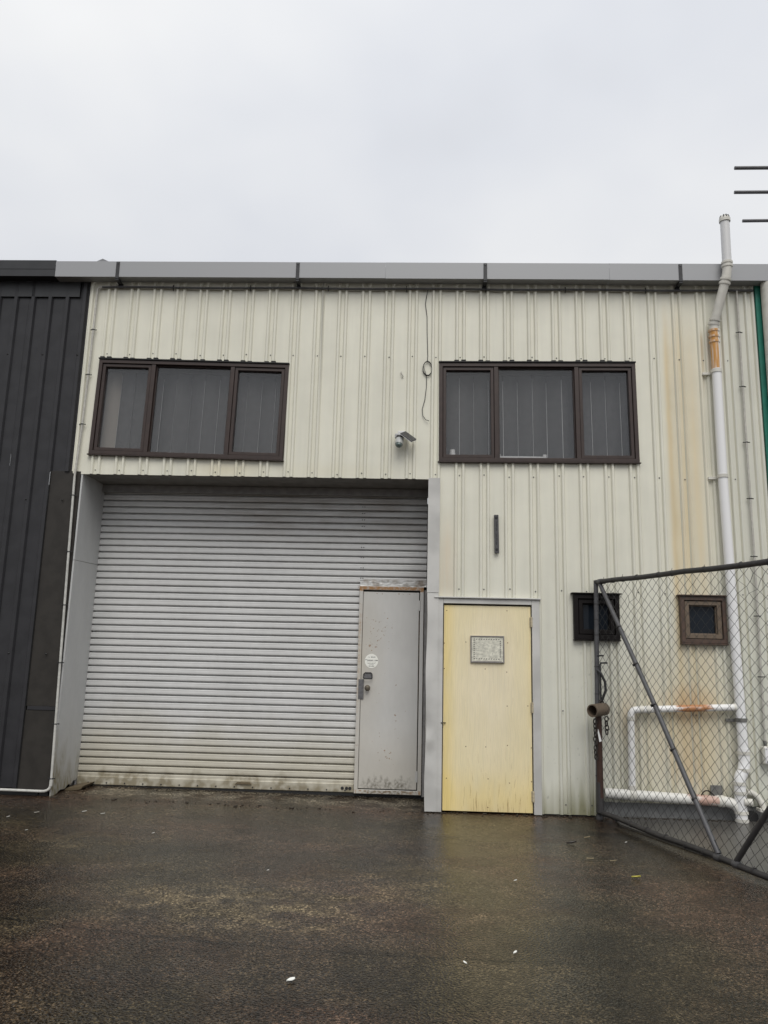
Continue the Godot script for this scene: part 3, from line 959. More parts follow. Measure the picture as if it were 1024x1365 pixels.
func build_ground() -> void:
	org = Vector3.ZERO
	var xs := [-120.0, -60.0, -30.0, -15.0, -9.0, -6.0]
	var x := -5.0
	while x < 5.01:
		xs.append(x); x += 0.25
	xs.append_array([6.0, 9.0, 15.0, 30.0, 60.0, 120.0])
	var zs := [-120.0, -60.0, -30.0, -15.0, -5.0, -1.5, -0.9, -0.6, -0.45, -0.3, -0.15]
	var z := 0.0
	while z < 8.01:
		zs.append(z); z += 0.25
	zs.append_array([9.0, 12.0, 20.0, 40.0, 80.0, 150.0])
	var s := SurfaceTool.new()
	s.begin(Mesh.PRIMITIVE_TRIANGLES)
	for zz in zs:
		for xx in xs:
			var near := 1.0 if absf(xx) <= 6.0 and zz > -2.0 and zz <= 9.0 else 0.0
			s.set_uv(Vector2((xx + 4.5) / 9.0, (zz + 0.9) / 9.0))
			s.set_uv2(Vector2(xx / 1.9, zz / 1.9))
			s.add_vertex(Vector3(xx, ground_height(xx, zz) * near - 0.002, zz))
	var n := xs.size()
	for j in zs.size() - 1:
		for i in n - 1:
			var a := j * n + i
			for t in [a, a + 1, a + n + 1, a, a + n + 1, a + n]: s.add_index(t)
	s.generate_normals()
	var am := s.commit()
	am.surface_set_material(0, K.ground)
	var o := MeshInstance3D.new()
	o.name = "ground"
	o.mesh = am
	add_child(o, true)
	o.set_meta("kind", "structure")
	o.set_meta("label", "wet dark asphalt yard in front of the warehouse")
	# smooth grey sheet behind the gate, added for the sky and wall reflected there
	var p := mb()
	var pts := PackedVector2Array([Vector2(1.93, -0.20), Vector2(1.92, -0.38), Vector2(2.16, -1.05), Vector2(2.42, -1.75), Vector2(2.66, -2.6), Vector2(3.0, -3.6), Vector2(8.0, -3.7), Vector2(8.0, -0.02), Vector2(1.95, -0.02)])
	p.xf = Transform3D(Basis(Vector3.RIGHT, -PI / 2), Vector3.ZERO)
	p.prism(pts, -0.05, 0.012)
	structure("reflection_pad", p, K.pad, "smooth grey sheet behind the chain-link gate, added for the sky and wall reflected there")

func build_warehouse() -> void:
	var w := thing("warehouse", "cream ribbed metal warehouse front with roller door and two upstairs windows", "building")
	# the profile of the cladding: small double ribs every 257 mm
	var prof := [Vector2(-4.2, 0)]
	for k in range(-1, 29):
		for d in [-0.037, 0.037]:
			var c: float = rib_centre(k) + d
			for q in [[-0.021, 0.0], [-0.0125, 0.020], [-0.006, 0.0255], [0.006, 0.0255], [0.0125, 0.020], [0.021, 0.0]]:
				prof.append(Vector2(c + q[0], q[1]))
	prof.append(Vector2(4.4, 0))
	var holes := [
		Rect2(-3.70, -1.0, 3.85, 4.288),
		Rect2(-3.436, 3.505, 2.032, 1.018), Rect2(0.268, 3.500, 2.034, 1.050),
		Rect2(0.27, -1.0, 0.98, 3.03),
		Rect2(1.65, 1.71, 0.39, 0.39), Rect2(2.69, 1.70, 0.40, 0.40),
		Rect2(1.86, -1.0, 2.0, 1.14)]
	var edges := [-3.645]
	for k in range(0, 26, 3): edges.append(rib_centre(k) + 0.037 if k > 0 else rib_centre(0) - 0.13)
	edges.append(3.622)
	for i in edges.size() - 1:
		var lift := 0.0 if i % 2 == 0 else 0.0016
		var split := false
		for h in [holes[1], holes[2]]:
			if edges[i] >= h.position.x and edges[i + 1] <= h.end.x: split = true
		var m := clad_sheet(prof, edges[i], edges[i + 1] + (0.004 if i < edges.size() - 2 else 0.0), 4.0 if split else 0.012, 5.52, holes, lift, true)
		part("cladding_sheet", m, K.wall, w)
		if split: part("cladding_sheet", clad_sheet(prof, edges[i], edges[i + 1] + 0.004, 0.012, 4.0, holes, lift, true), K.wall, w)
	# screw heads in rows along the girts
	var sc := mb()
	for row in [[4.64, -3.4, 3.55], [3.335, -3.5, 3.55], [2.15, 0.28, 3.55], [0.98, 1.3, 3.55], [0.09, 1.3, 1.8]]:
		for k in 28:
			var xx := rib_centre(k)
			if xx < row[1] or xx > row[2]: continue
			var yy: float = row[0] + rng.randf_range(-0.012, 0.012)
			var blocked := false
			for h in holes:
				if h.has_point(Vector2(xx, yy)): blocked = true
			if blocked: continue
			sc.lathe([Vector2(0.0075, 0.001), Vector2(0.007, 0.003), Vector2(0.005, 0.004), Vector2(0.0045, 0.008), Vector2(0.0, 0.009)], Vector3(xx + rng.randf_range(-0.006, 0.006), yy, 0.0), Vector3.BACK, 7)
	part("screw_heads", sc, K.galv, w, "", "stuff")
	# closed shell behind the front
	var sh := mb()
	sh.box2(Vector3(-3.64, -0.1, -12.0), Vector3(-3.56, 5.45, -0.03), 0.0)
	part("side_wall", sh, K.lining, w)
	sh = mb(); sh.box2(Vector3(3.56, -0.1, -12.0), Vector3(3.63, 5.45, -0.03), 0.0)
	part("side_wall", sh, K.lining, w)
	sh = mb(); sh.box2(Vector3(-3.55, -0.1, -12.1), Vector3(3.55, 5.45, -12.0), 0.0)
	part("rear_wall", sh, K.lining, w)
	sh = mb(); sh.xf = Transform3D(Basis(Vector3.RIGHT, deg_to_rad(1.5)), Vector3(0, 5.56, 0))
	sh.box2(Vector3(-3.64, -0.04, -12.1), Vector3(3.64, 0.03, -0.02), 0.0)
	var roof := part("roof", sh, K.gutter, w)
	for px in [2.18, 2.376, 2.578, 2.985, 3.183, 3.58]:
		var big: float = 1.7 if px > 3.4 else 0.8
		var rb := mb()
		rb.tube([Vector3(px, 5.675, 0.02), Vector3(px, 5.685 + 0.010 * big, -0.02), Vector3(px, 5.72, -1.2)], [0.012 * big, 0.018 * big, 0.022], 8)
		part("roof_rib", rb, K.strap, roof)
	var cap := mb()
	cap.poly([Vector3(-3.80, 5.74, -0.12), Vector3(-3.588, 5.832, -0.10), Vector3(-3.588, 5.86, -0.9), Vector3(-3.80, 5.76, -0.9)], Vector3(-3.588, 5.0, -0.5))
	cap.poly([Vector3(-3.376, 5.74, -0.12), Vector3(-3.588, 5.832, -0.10), Vector3(-3.588, 5.86, -0.9), Vector3(-3.376, 5.76, -0.9)], Vector3(-3.588, 5.0, -0.5))
	cap.poly([Vector3(-3.80, 5.74, -0.12), Vector3(-3.376, 5.74, -0.12), Vector3(-3.588, 5.832, -0.10)], Vector3(-3.588, 5.7, -0.9))
	part("barge_cap", cap, K.gutter, roof)
	# inner lining above the roller opening and beside it keeps the daylight out
	sh = mb()
	sh.box2(Vector3(-3.55, 3.30, -0.62), Vector3(0.20, 3.36, -0.004), 0.0)
	part("soffit", sh, K.soffit, w)
	sh = mb()
	sh.box2(Vector3(-3.55, 3.215, -0.600), Vector3(0.19, 3.298, -0.535))
	part("lintel", sh, K.trim_dark, w)
	sh = mb()
	sh.box2(Vector3(0.160, 0.0, -0.62), Vector3(0.20, 3.29, -0.003), 0.0)
	part("door_jamb", sh, K.trim_dark, w)
	# white lined reveal left of the roller door, rotted at the foot
	for q in [[2.372, 3.30], [0.0, 2.368]]:
		var rv := mb()
		rv.uo = Vector2(-0.6, 3.3); rv.us = Vector2(0.6, 3.3)
		var g := PackedVector2Array()
		if q[0] > 1.0:
			g = PackedVector2Array([Vector2(-0.60, q[0] + 0.02), Vector2(-0.004, q[0]), Vector2(-0.004, q[1]), Vector2(-0.60, q[1])])
		else:
			g = PackedVector2Array([Vector2(-0.60, 0.13), Vector2(-0.55, 0.10), Vector2(-0.50, 0.105), Vector2(-0.44, 0.07), Vector2(-0.38, 0.085), Vector2(-0.30, 0.05), Vector2(-0.2, 0.06), Vector2(-0.12, 0.035), Vector2(-0.004, 0.022), Vector2(-0.004, q[1]), Vector2(-0.60, q[1] + 0.02)])
		# outline is in (z, y); turn it to face +x
		rv.xf = Transform3D(Basis(Vector3(0, 0, 1), Vector3(0, 1, 0), Vector3(-1, 0, 0)), Vector3(-3.535, 0, 0))
		rv.prism(g, -0.012, 0.006)
		part("reveal_panel", rv, K.reveal, w, "white reveal panel stained brown at its foot" if q[0] < 1.0 else "")
	sh = mb()
	sh.prism(PackedVector2Array([Vector2(-3.53, 0.028), Vector2(-3.36, 0.05), Vector2(-3.33, 0.085), Vector2(-3.50, 0.06)]), -0.60, -0.30)
	part("packing_board", sh, K.rot, w, "rotten board lying at the foot of the reveal")
	# white corner flashing right of the opening, dented near the ground
	for q in [[2.105, 3.292, 0.147, 0.268], [0.008, 2.100, 0.150, 0.264]]:
		var f := mb()
		var grid := []
		var rows := 40
		for r in rows + 1:
			var t := float(r) / rows
			var yy := lerpf(q[0], q[1], t)
			var line := []
			for c in 9:
				var u := c / 8.0
				var zz := 0.050
				var dent := 0.0
				if q[0] < 1.0:
					dent = 0.020 * blob(u, yy, 0.2, 0.55, 0.8, 0.14) - 0.015 * blob(u, yy, 0.35, 0.66, 0.6, 0.09) + 0.018 * blob(u, yy, 0.1, 0.78, 0.5, 0.16) + 0.006 * sin(yy * 9.0) * (1.0 - u)
				line.append(Vector3(lerpf(q[2], q[3], u) - (0.006 * sin(yy * 6.0) if q[0] < 1.0 and c == 0 else 0.0), yy, zz - dent))
			grid.append(line)
		f.sheet(grid, Vector3.BACK)
		f.box2(Vector3(q[2] + 0.001, q[0], -0.10), Vector3(q[2] + 0.004, q[1], 0.028), 0.0)
		f.box2(Vector3(q[3] - 0.004, q[0], 0.0), Vector3(q[3] - 0.001, q[1], 0.048), 0.0)
		part("corner_flashing", f, K.trim, w, "dented lower corner flashing" if q[0] < 1.0 else "")
	sh = mb(); sh.box2(Vector3(1.255, -0.1, -0.2), Vector3(1.862, 0.12, -0.010), 0.0)
	part("footing", sh, K.rubber, w)  # black box added for the shade in the gap under the cladding
	# concrete plinth under the cladding right of the gate post
	sh = mb(); sh.box2(Vector3(1.865, -0.02, -0.20), Vector3(3.60, 0.150, -0.010), 0.004)
	part("plinth", sh, K.plinth, w)
	big_window(w, Vector2(-2.42, 4.014), 2.08, 1.062, deg_to_rad(-1.12), 0.606, 1.472)
	big_window(w, Vector2(1.285, 4.026), 2.075, 1.085, deg_to_rad(0.45), 0.606, 1.455)
	small_window(w, 1.613, 1.674, 2.066, 2.120, K.black_frame, K.black_frame, 0.045, 0.040, 0.022)
	small_window(w, 2.664, 1.660, 3.114, 2.122, K.brown_outer, K.brown_frame, 0.040, 0.042, 0.020)
	build_roller(w)
	build_yellow_door(w)
	blind("grey vertical blind behind the left upstairs window, its pale first slat added in place of the wall inside", Vector2(-2.42, 4.014), 2.08, 1.062, deg_to_rad(-1.12), 1, 0.0022, 0.045)
	blind("grey vertical blind with pale strips painted as light in its slat gaps behind the right upstairs window", Vector2(1.285, 4.026), 2.075, 1.085, deg_to_rad(0.45), 0, 0.0060, 0.072)
	# things on the right window's sill
	var o := thing("curtain_rod", "white rod with square end blocks lying on the right upstairs window's sill", "rod", Vector3(1.12, 3.515, -0.09))
	var m := mb(); m.box2(Vector3(0.885, 3.552, -0.10), Vector3(1.375, 3.572, -0.08)); part("bar", m, K.white, o)
	for xx in [0.888, 1.372]:
		m = mb(); m.box(Vector3(xx, 3.566, -0.09), Vector3(0.036, 0.056, 0.036), 0.004); part("end_block", m, K.white, o)
	org = Vector3(0.40, 3.55, -0.09)
	m = mb()
	m.lathe([Vector2(0.0, 0.0), Vector2(0.036, 0.0), Vector2(0.026, 0.095), Vector2(0.0, 0.095)], Vector3(0.40, 3.540, -0.09), Vector3.UP, 16)
	single("plastic_cup", m, K.white, "small white upturned cup on the right upstairs window's sill, by its left corner", "cup")
	org = Vector3.ZERO

func build_roller(w: Node) -> void:
	var d := holder("roller_door", w, "pale grey corrugated roller door, stained yellow near the ground")
	var nz := noise(101, 1.5)
	var prof := [[0.0, -0.040], [-0.001, -0.002], [-0.004, 0.0030], [-0.009, 0.0045], [-0.020, 0.0040], [-0.036, 0.0052], [-0.050, 0.0048], [-0.0555, 0.0030], [-0.0580, -0.002], [-0.0590, -0.038], [-0.0735, -0.0405]]
	var top := 3.267
	var k := 0
	while true:
		var y := top - 0.0736 * k
		if y < 0.17: break
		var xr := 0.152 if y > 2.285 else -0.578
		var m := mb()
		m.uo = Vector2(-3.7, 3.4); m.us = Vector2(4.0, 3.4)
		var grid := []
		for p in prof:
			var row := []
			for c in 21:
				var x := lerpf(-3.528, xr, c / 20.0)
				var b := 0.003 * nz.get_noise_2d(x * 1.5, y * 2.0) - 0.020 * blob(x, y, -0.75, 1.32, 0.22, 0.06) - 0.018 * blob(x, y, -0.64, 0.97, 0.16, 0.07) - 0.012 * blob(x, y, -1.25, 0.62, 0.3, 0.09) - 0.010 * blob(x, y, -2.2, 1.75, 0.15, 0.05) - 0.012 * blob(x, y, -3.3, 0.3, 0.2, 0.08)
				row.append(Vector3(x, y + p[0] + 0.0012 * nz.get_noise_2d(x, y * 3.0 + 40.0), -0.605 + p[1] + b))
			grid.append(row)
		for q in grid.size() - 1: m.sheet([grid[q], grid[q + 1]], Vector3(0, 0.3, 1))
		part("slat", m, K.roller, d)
		k += 1
	var br := mb()
	br.uo = Vector2(-3.7, 3.4); br.us = Vector2(4.0, 3.4)
	br.box2(Vector3(-3.528, 0.052, -0.635), Vector3(-0.578, 0.140, -0.592), 0.006)
	br.box2(Vector3(-3.528, 0.142, -0.63), Vector3(-0.578, 0.160, -0.605), 0.004)
	part("bottom_rail", br, K.roller, d, "muddy bottom rail")
	var bolts := mb()
	for q in 15:
		bolts.lathe([Vector2(0.008, 0.0), Vector2(0.007, 0.006), Vector2(0.0, 0.007)], Vector3(-3.40 + q * 0.195, 0.075, -0.592), Vector3.BACK, 7)
	for q in [-0.70, -0.655, -0.62]:
		bolts.lathe([Vector2(0.017, 0.0), Vector2(0.016, 0.006), Vector2(0.0, 0.007)], Vector3(q, 0.095, -0.592), Vector3.BACK, 10)
	part("bolts", bolts, K.strap, d, "", "stuff")
	var lock := mb()
	lock.prism(PackedVector2Array([Vector2(-1.83, 0.105), Vector2(-1.66, 0.105), Vector2(-1.68, 0.125), Vector2(-1.81, 0.125)]), -0.60, -0.575)
	part("lift_handle", lock, K.rot, d)
	var rub := mb(); rub.box2(Vector3(-3.528, 0.018, -0.63), Vector3(0.13, 0.050, -0.602), 0.0)
	part("gap_shade_bar", rub, K.rubber, d)  # black bar added as the shadow in the gap under the door
	var gd := mb(); gd.box2(Vector3(-3.548, 0.03, -0.66), Vector3(-3.529, 3.26, -0.575))
	part("guide", gd, K.trim_dark, d)
	gd = mb(); gd.box2(Vector3(0.130, 0.03, -0.66), Vector3(0.158, 2.18, -0.585))
	part("guide", gd, K.trim_dark, d)
	# column of rivets where the wicket's hidden frame crosses the upper slats
	var rv := mb()
	for q in 8:
		for dx in [-0.012, 0.012]:
			rv.lathe([Vector2(0.006, 0.0), Vector2(0.004, 0.004), Vector2(0.0, 0.0045)], Vector3(-0.56 + dx, 3.10 - q * 0.0736 * (1.0 if q < 4 else 1.55), -0.598), Vector3.BACK, 6)
	part("rivets", rv, K.strap, d, "", "stuff")
	# crumpled flashing above the wicket door
	var cf := mb()
	cf.uo = Vector2(-3.7, 3.4); cf.us = Vector2(4.0, 3.4)
	var g2 := []
	var cn := noise(103, 9.0)
	for r in 9:
		var row := []
		for c in 41:
			var x := lerpf(-0.575, 0.155, c / 40.0)
			row.append(Vector3(x, 2.214 + 0.066 * r / 8.0, -0.588 + 0.007 * cn.get_noise_2d(x * 1.3, r * 0.05)))
		g2.append(row)
	cf.sheet(g2, Vector3.BACK)
	part("head_strip", cf, K.roller, d, "crumpled sheet strip above the wicket door")

	# ------------------------------------------------ wicket door in the roller door
	var k2 := holder("wicket_door", w, "narrow grey steel door set in the roller door, rusty along the top")
	var fr := mb()
	fr.uo = Vector2(-0.60, 2.24); fr.us = Vector2(0.76, 2.24)
	fr.ring(-0.577, 0.052, 0.124, 2.212, 0.040, -0.64, -0.556)
	part("frame", fr, K.leaf, k2)
	var gap := mb(); gap.box2(Vector3(-0.540, 0.09, -0.62), Vector3(0.087, 2.163, -0.600), 0.0)
	part("door_stop", gap, K.rubber, k2)
	var lf := mb()
	lf.uo = Vector2(-0.60, 2.24); lf.us = Vector2(0.76, 2.24)
	lf.box2(Vector3(-0.533, 0.103, -0.598), Vector3(0.074, 2.150, -0.562), 0.003)
	part("door_leaf", lf, K.leaf, k2)
	for y in [2.01, 0.235]:
		var h := mb()
		h.tube([Vector3(0.081, y - 0.055, -0.555), Vector3(0.081, y + 0.055, -0.555)], 0.008, 8)
		h.box2(Vector3(0.058, y - 0.05, -0.563), Vector3(0.104, y + 0.05, -0.5585), 0.001)
		part("hinge", h, K.trim, k2)
	var hd := mb()
	hd.box2(Vector3(-0.495, 1.276, -0.563), Vector3(-0.425, 1.290, -0.554))
	hd.tube([Vector3(-0.500, 1.278, -0.556), Vector3(-0.507, 1.262, -0.535), Vector3(-0.507, 1.232, -0.528), Vector3(-0.498, 1.222, -0.527), Vector3(-0.424, 1.222, -0.527), Vector3(-0.415, 1.232, -0.528), Vector3(-0.415, 1.262, -0.535), Vector3(-0.422, 1.278, -0.556)], 0.006, 8)
	part("pull_handle", hd, K.strap, k2)
	var hp := mb(); hp.box2(Vector3(-0.500, 1.228, -0.563), Vector3(-0.422, 1.272, -0.555))
	part("handle_plate", hp, K.steel, k2)
	var kb := mb()
	kb.lathe([Vector2(0.030, 0.0), Vector2(0.030, 0.006), Vector2(0.014, 0.010), Vector2(0.013, 0.025), Vector2(0.024, 0.032), Vector2(0.028, 0.045), Vector2(0.022, 0.058), Vector2(0.010, 0.061), Vector2(0.0, 0.061)], Vector3(-0.463, 1.127, -0.562), Vector3.BACK, 18)
	part("door_knob", kb, mat(Color(0.16, 0.14, 0.11), 0.4, 0.6, 3.0), k2)
	var lp := mb(); lp.box2(Vector3(-0.560, 1.010, -0.556), Vector3(-0.503, 1.215, -0.550))
	part("latch_guard", lp, K.steel, k2, "bare steel latch guard plate")
	org = Vector3(-0.427, 1.409, -0.56)
	var stk := mb()
	stk.uo = Vector2(-0.427 - 0.076, 1.409 + 0.078); stk.us = Vector2(0.152, 0.156)
	var circle := PackedVector2Array()
	for q in 32: circle.append(Vector2(-0.427 + 0.072 * cos(TAU * q / 32), 1.409 + 0.075 * sin(TAU * q / 32)))
	stk.prism(circle, -0.5615, -0.5600)
	var so := single("round_sticker", stk, K.sticker, "round white sticker with rows of tiny dark print on the grey wicket door", "sticker")
	so.set_meta("label", "round white sticker with rows of tiny dark print on the grey wicket door")
	org = Vector3.ZERO

func build_yellow_door(w: Node) -> void:
	var d := holder("yellow_door", w, "weathered pale yellow plywood door in a white frame")
	for q in [[0.234, 0.0, 0.312, 2.052], [1.198, 0.0, 1.274, 2.052], [0.313, 1.996, 1.197, 2.052]]:
		var f := mb(); f.box2(Vector3(q[0], q[1] + 0.004, -0.08), Vector3(q[2], q[3], 0.040), 0.003)
		part("frame", f, K.trim, d)
	var b := mb(); b.box2(Vector3(0.312, 0.0, -0.10), Vector3(1.198, 1.996, -0.06), 0.0)
	part("door_stop", b, K.rubber, d)
	var l := mb()
	l.uo = Vector2(0.30, 2.02); l.us = Vector2(0.92, 2.02)
	l.box2(Vector3(0.321, 0.014, -0.030), Vector3(1.189, 1.985, 0.016), 0.003)
	part("door_leaf", l, K.door, d)
	var c := mb()
	c.box2(Vector3(0.222, 2.054, 0.0), Vector3(1.288, 2.066, 0.062))
	part("head_flashing", c, K.trim, d)
	var n := mb()
	for y in [0.05, 0.30, 0.62, 1.0, 1.35, 1.62, 1.93]:
		for x in [0.345, 0.55, 0.75, 0.95, 1.165]:
			if rng.randf() < 0.45: continue
			n.lathe([Vector2(0.0055, 0.0), Vector2(0.0045, 0.0015), Vector2(0.0, 0.0017)], Vector3(x + rng.randf_range(-0.02, 0.02), y + rng.randf_range(-0.02, 0.02), 0.016), Vector3.BACK, 6)
	part("nails", n, K.rust, d, "", "stuff")
	for y in [1.83, 1.0, 0.17]:
		var h := mb()
		h.tube([Vector3(1.194, y - 0.05, 0.034), Vector3(1.194, y + 0.05, 0.034)], 0.011, 10)
		h.box2(Vector3(1.176, y - 0.048, 0.0165), Vector3(1.188, y + 0.048, 0.020), 0.001)
		for q in 3: h.tube([Vector3(1.194, y - 0.034 + q * 0.034 - 0.002, 0.034), Vector3(1.194, y - 0.034 + q * 0.034 + 0.002, 0.034)], 0.0128, 10)
		part("hinge", h, mat(Color(0.50, 0.44, 0.32), 0.6, 0.0, 4.0), d)
	var kh := mb()
	kh.tube([Vector3(0.300, 0.832, 0.040), Vector3(0.316, 0.834, 0.046), Vector3(0.345, 0.832, 0.020)], 0.005, 7)
	part("hook", kh, K.chain, d)
	# notice
	var s := thing("notice_board", "small weathered grey notice with dashed border on the yellow door", "sign", Vector3(0.755, 1.42, 0.02))
	var m := mb(); m.xf = Transform3D(Basis(Vector3.BACK, 0.008), Vector3(0.755, 1.553, 0))
	m.box2(Vector3(-0.168, -0.133, 0.0165), Vector3(0.168, 0.133, 0.026), 0.002)
	part("backing_board", m, K.sign_board, s)
	m = mb(); m.xf = Transform3D(Basis(Vector3.BACK, 0.008), Vector3(0.755, 1.553, 0))
	m.ring(-0.168, -0.133, 0.168, 0.133, 0.011, 0.0262, 0.036)
	m.box2(Vector3(-0.14, -0.130, 0.0365), Vector3(0.14, -0.115, 0.040))
	part("border_strip", m, K.sign_board, s)
	m = mb(); m.uo = Vector2(0.755 - 0.156, 1.553 + 0.121); m.us = Vector2(0.312, 0.242)
	m.box2(Vector3(0.600, 1.434, 0.0262), Vector3(0.910, 1.672, 0.0275), 0.0)
	part("printed_sheet", m, K.notice, s)
	org = Vector3.ZERO

func build_left_building() -> void:
	var o := thing("dark_building", "charcoal ribbed metal building on the left of the cream front", "building", Vector3(-3.66, 0, 0))
	var prof := [Vector2(-12, 0)]
	var c := -11.82
	while c < -3.66:
		for q in [[-0.033, 0.0], [-0.018, 0.026], [0.018, 0.026], [0.033, 0.0]]:
			prof.append(Vector2(c + q[0], q[1]))
		c += 0.1935
	prof.append(Vector2(-3.0, 0))
	var edges := [-9.0, -7.4, -6.65, -5.876, -5.102, -4.328, -3.651]
	for i in edges.size() - 1:
		part("cladding_sheet", clad_sheet(prof, edges[i], edges[i + 1], 0.10, 5.56, [Rect2(-3.868, -1, 1.0, 4.31)], -0.002 + (0.0016 if i % 2 == 0 else 0.0), false), K.dark_wall, o)
	var sc := mb()
	for y in [4.62, 3.0, 1.4]:
		for k in 14:
			var x := -3.707 - 0.387 * k
			sc.lathe([Vector2(0.012, 0.0), Vector2(0.007, 0.005), Vector2(0.0, 0.010)], Vector3(x, y, 0.025), Vector3.BACK, 7)
	part("screw_heads", sc, K.rubber, o, "", "stuff")
	# flat dark sheets at the corner
	for q in [[0.886, 3.316], [0.075, 0.846]]:
		var m := mb(); m.box2(Vector3(-3.862, q[0], -0.02), Vector3(-3.545, q[1], 0.006), 0.001)
		part("flat_sheet", m, K.dark_sheet, o)
	var jn := mb(); jn.box2(Vector3(-3.850, 0.848, -0.02), Vector3(-3.547, 0.884, 0.012), 0.002)
	part("joint_strip", jn, K.dark_wall, o)
	var ed := mb(); ed.box2(Vector3(-3.872, 0.09, -0.02), Vector3(-3.864, 3.30, 0.012), 0.001)
	part("edge_trim", ed, K.rubber, o)
	var sh := mb()
	sh.box2(Vector3(-9.0, -0.1, -12.0), Vector3(-3.66, 0.098, -0.012), 0.0)
	part("footing", sh, K.rubber, o)
	sh = mb(); sh.box2(Vector3(-3.65, -0.1, -0.5), Vector3(-3.56, 0.07, -0.012), 0.0)
	part("footing", sh, K.rubber, o)
	sh = mb(); sh.box2(Vector3(-9.0, 0.1, -12.0), Vector3(-8.9, 5.4, -0.03), 0.0)
	part("side_wall", sh, K.dark_wall, o)
	sh = mb(); sh.box2(Vector3(-3.76, 0.1, -12.0), Vector3(-3.66, 5.4, -0.03), 0.0)
	part("side_wall", sh, K.dark_wall, o)
	sh = mb(); sh.box2(Vector3(-9.0, 0.1, -12.1), Vector3(-3.66, 5.4, -12.0), 0.0)
	part("rear_wall", sh, K.dark_wall, o)
	sh = mb(); sh.xf = Transform3D(Basis(Vector3.RIGHT, deg_to_rad(1.5)), Vector3(0, 5.58, 0))
	sh.box2(Vector3(-9.1, -0.04, -12.1), Vector3(-3.65, 0.03, -0.02), 0.0)
	part("roof", sh, K.black_gutter, o)
	org = Vector3.ZERO

func build_right_building() -> void:
	var o := thing("green_building", "dark green metal building edge at the right of the cream front", "building", Vector3(3.66, 0, 0))
	var prof := [Vector2(3, 0)]
	var c := 3.90
	while c < 9.2:
		for q in [[-0.033, 0.0], [-0.018, 0.026], [0.018, 0.026], [0.033, 0.0]]:
			prof.append(Vector2(c + q[0], q[1]))
		c += 0.1935
	prof.append(Vector2(12, 0))
	part("cladding_sheet", clad_sheet(prof, 3.66, 9.0, 0.08, 5.52, [], 0.0, false), K.green, o)
	var m := mb(); m.box2(Vector3(3.625, 0.06, -0.02), Vector3(3.678, 5.50, 0.030), 0.003)
	part("corner_flashing", m, K.green, o)
	m = mb(); m.lathe([Vector2(0.014, 0.0), Vector2(0.012, 0.012), Vector2(0.0, 0.014)], Vector3(3.60, 4.09, 0.012), Vector3.BACK, 8)
	part("bolt", m, K.rubber, o)
	m = mb(); m.xf = Transform3D(Basis(Vector3.RIGHT, deg_to_rad(1.5)), Vector3(0, 5.56, 0)); m.box2(Vector3(3.65, -0.04, -12.1), Vector3(9.1, 0.03, -0.02), 0.0)
	part("roof", m, K.gutter, o)
	m = mb(); m.box2(Vector3(3.66, -0.1, -12.1), Vector3(9.0, 5.4, -12.0), 0.0)
	part("rear_wall", m, K.green, o)
	m = mb(); m.box2(Vector3(8.9, -0.1, -12.0), Vector3(9.0, 5.4, -0.03), 0.0)
	part("side_wall", m, K.green, o)
	m = mb(); m.box2(Vector3(3.66, -0.1, -0.3), Vector3(9.0, 0.078, -0.01), 0.0)
	part("plinth", m, K.plinth, o)
	org = Vector3(3.735, 0, 0.085)
	m = mb(); m.tube([Vector3(3.735, 0.0, 0.085), Vector3(3.735, 5.47, 0.085)], 0.072, 20)
	single("round_post", m, K.cream_post, "stout round off-white post beside the green corner at the right edge", "post")
	org = Vector3.ZERO

func gutter_piece(m: MB, x0: float, x1: float, y0: float, y1: float) -> void:
	# folded box gutter: front face with a rolled lip, bottom, back
	m.box2(Vector3(x0, y0, 0.146), Vector3(x1, y1, 0.150), 0.001)
	m.box2(Vector3(x0, y1 - 0.012, 0.132), Vector3(x1, y1 + 0.001, 0.1455), 0.001)
	m.box2(Vector3(x0, y0 + 0.001, 0.030), Vector3(x1, y0 + 0.005, 0.1455), 0.0)
	m.box2(Vector3(x0, y0 + 0.001, 0.026), Vector3(x1, y1 + 0.01, 0.0295), 0.0)

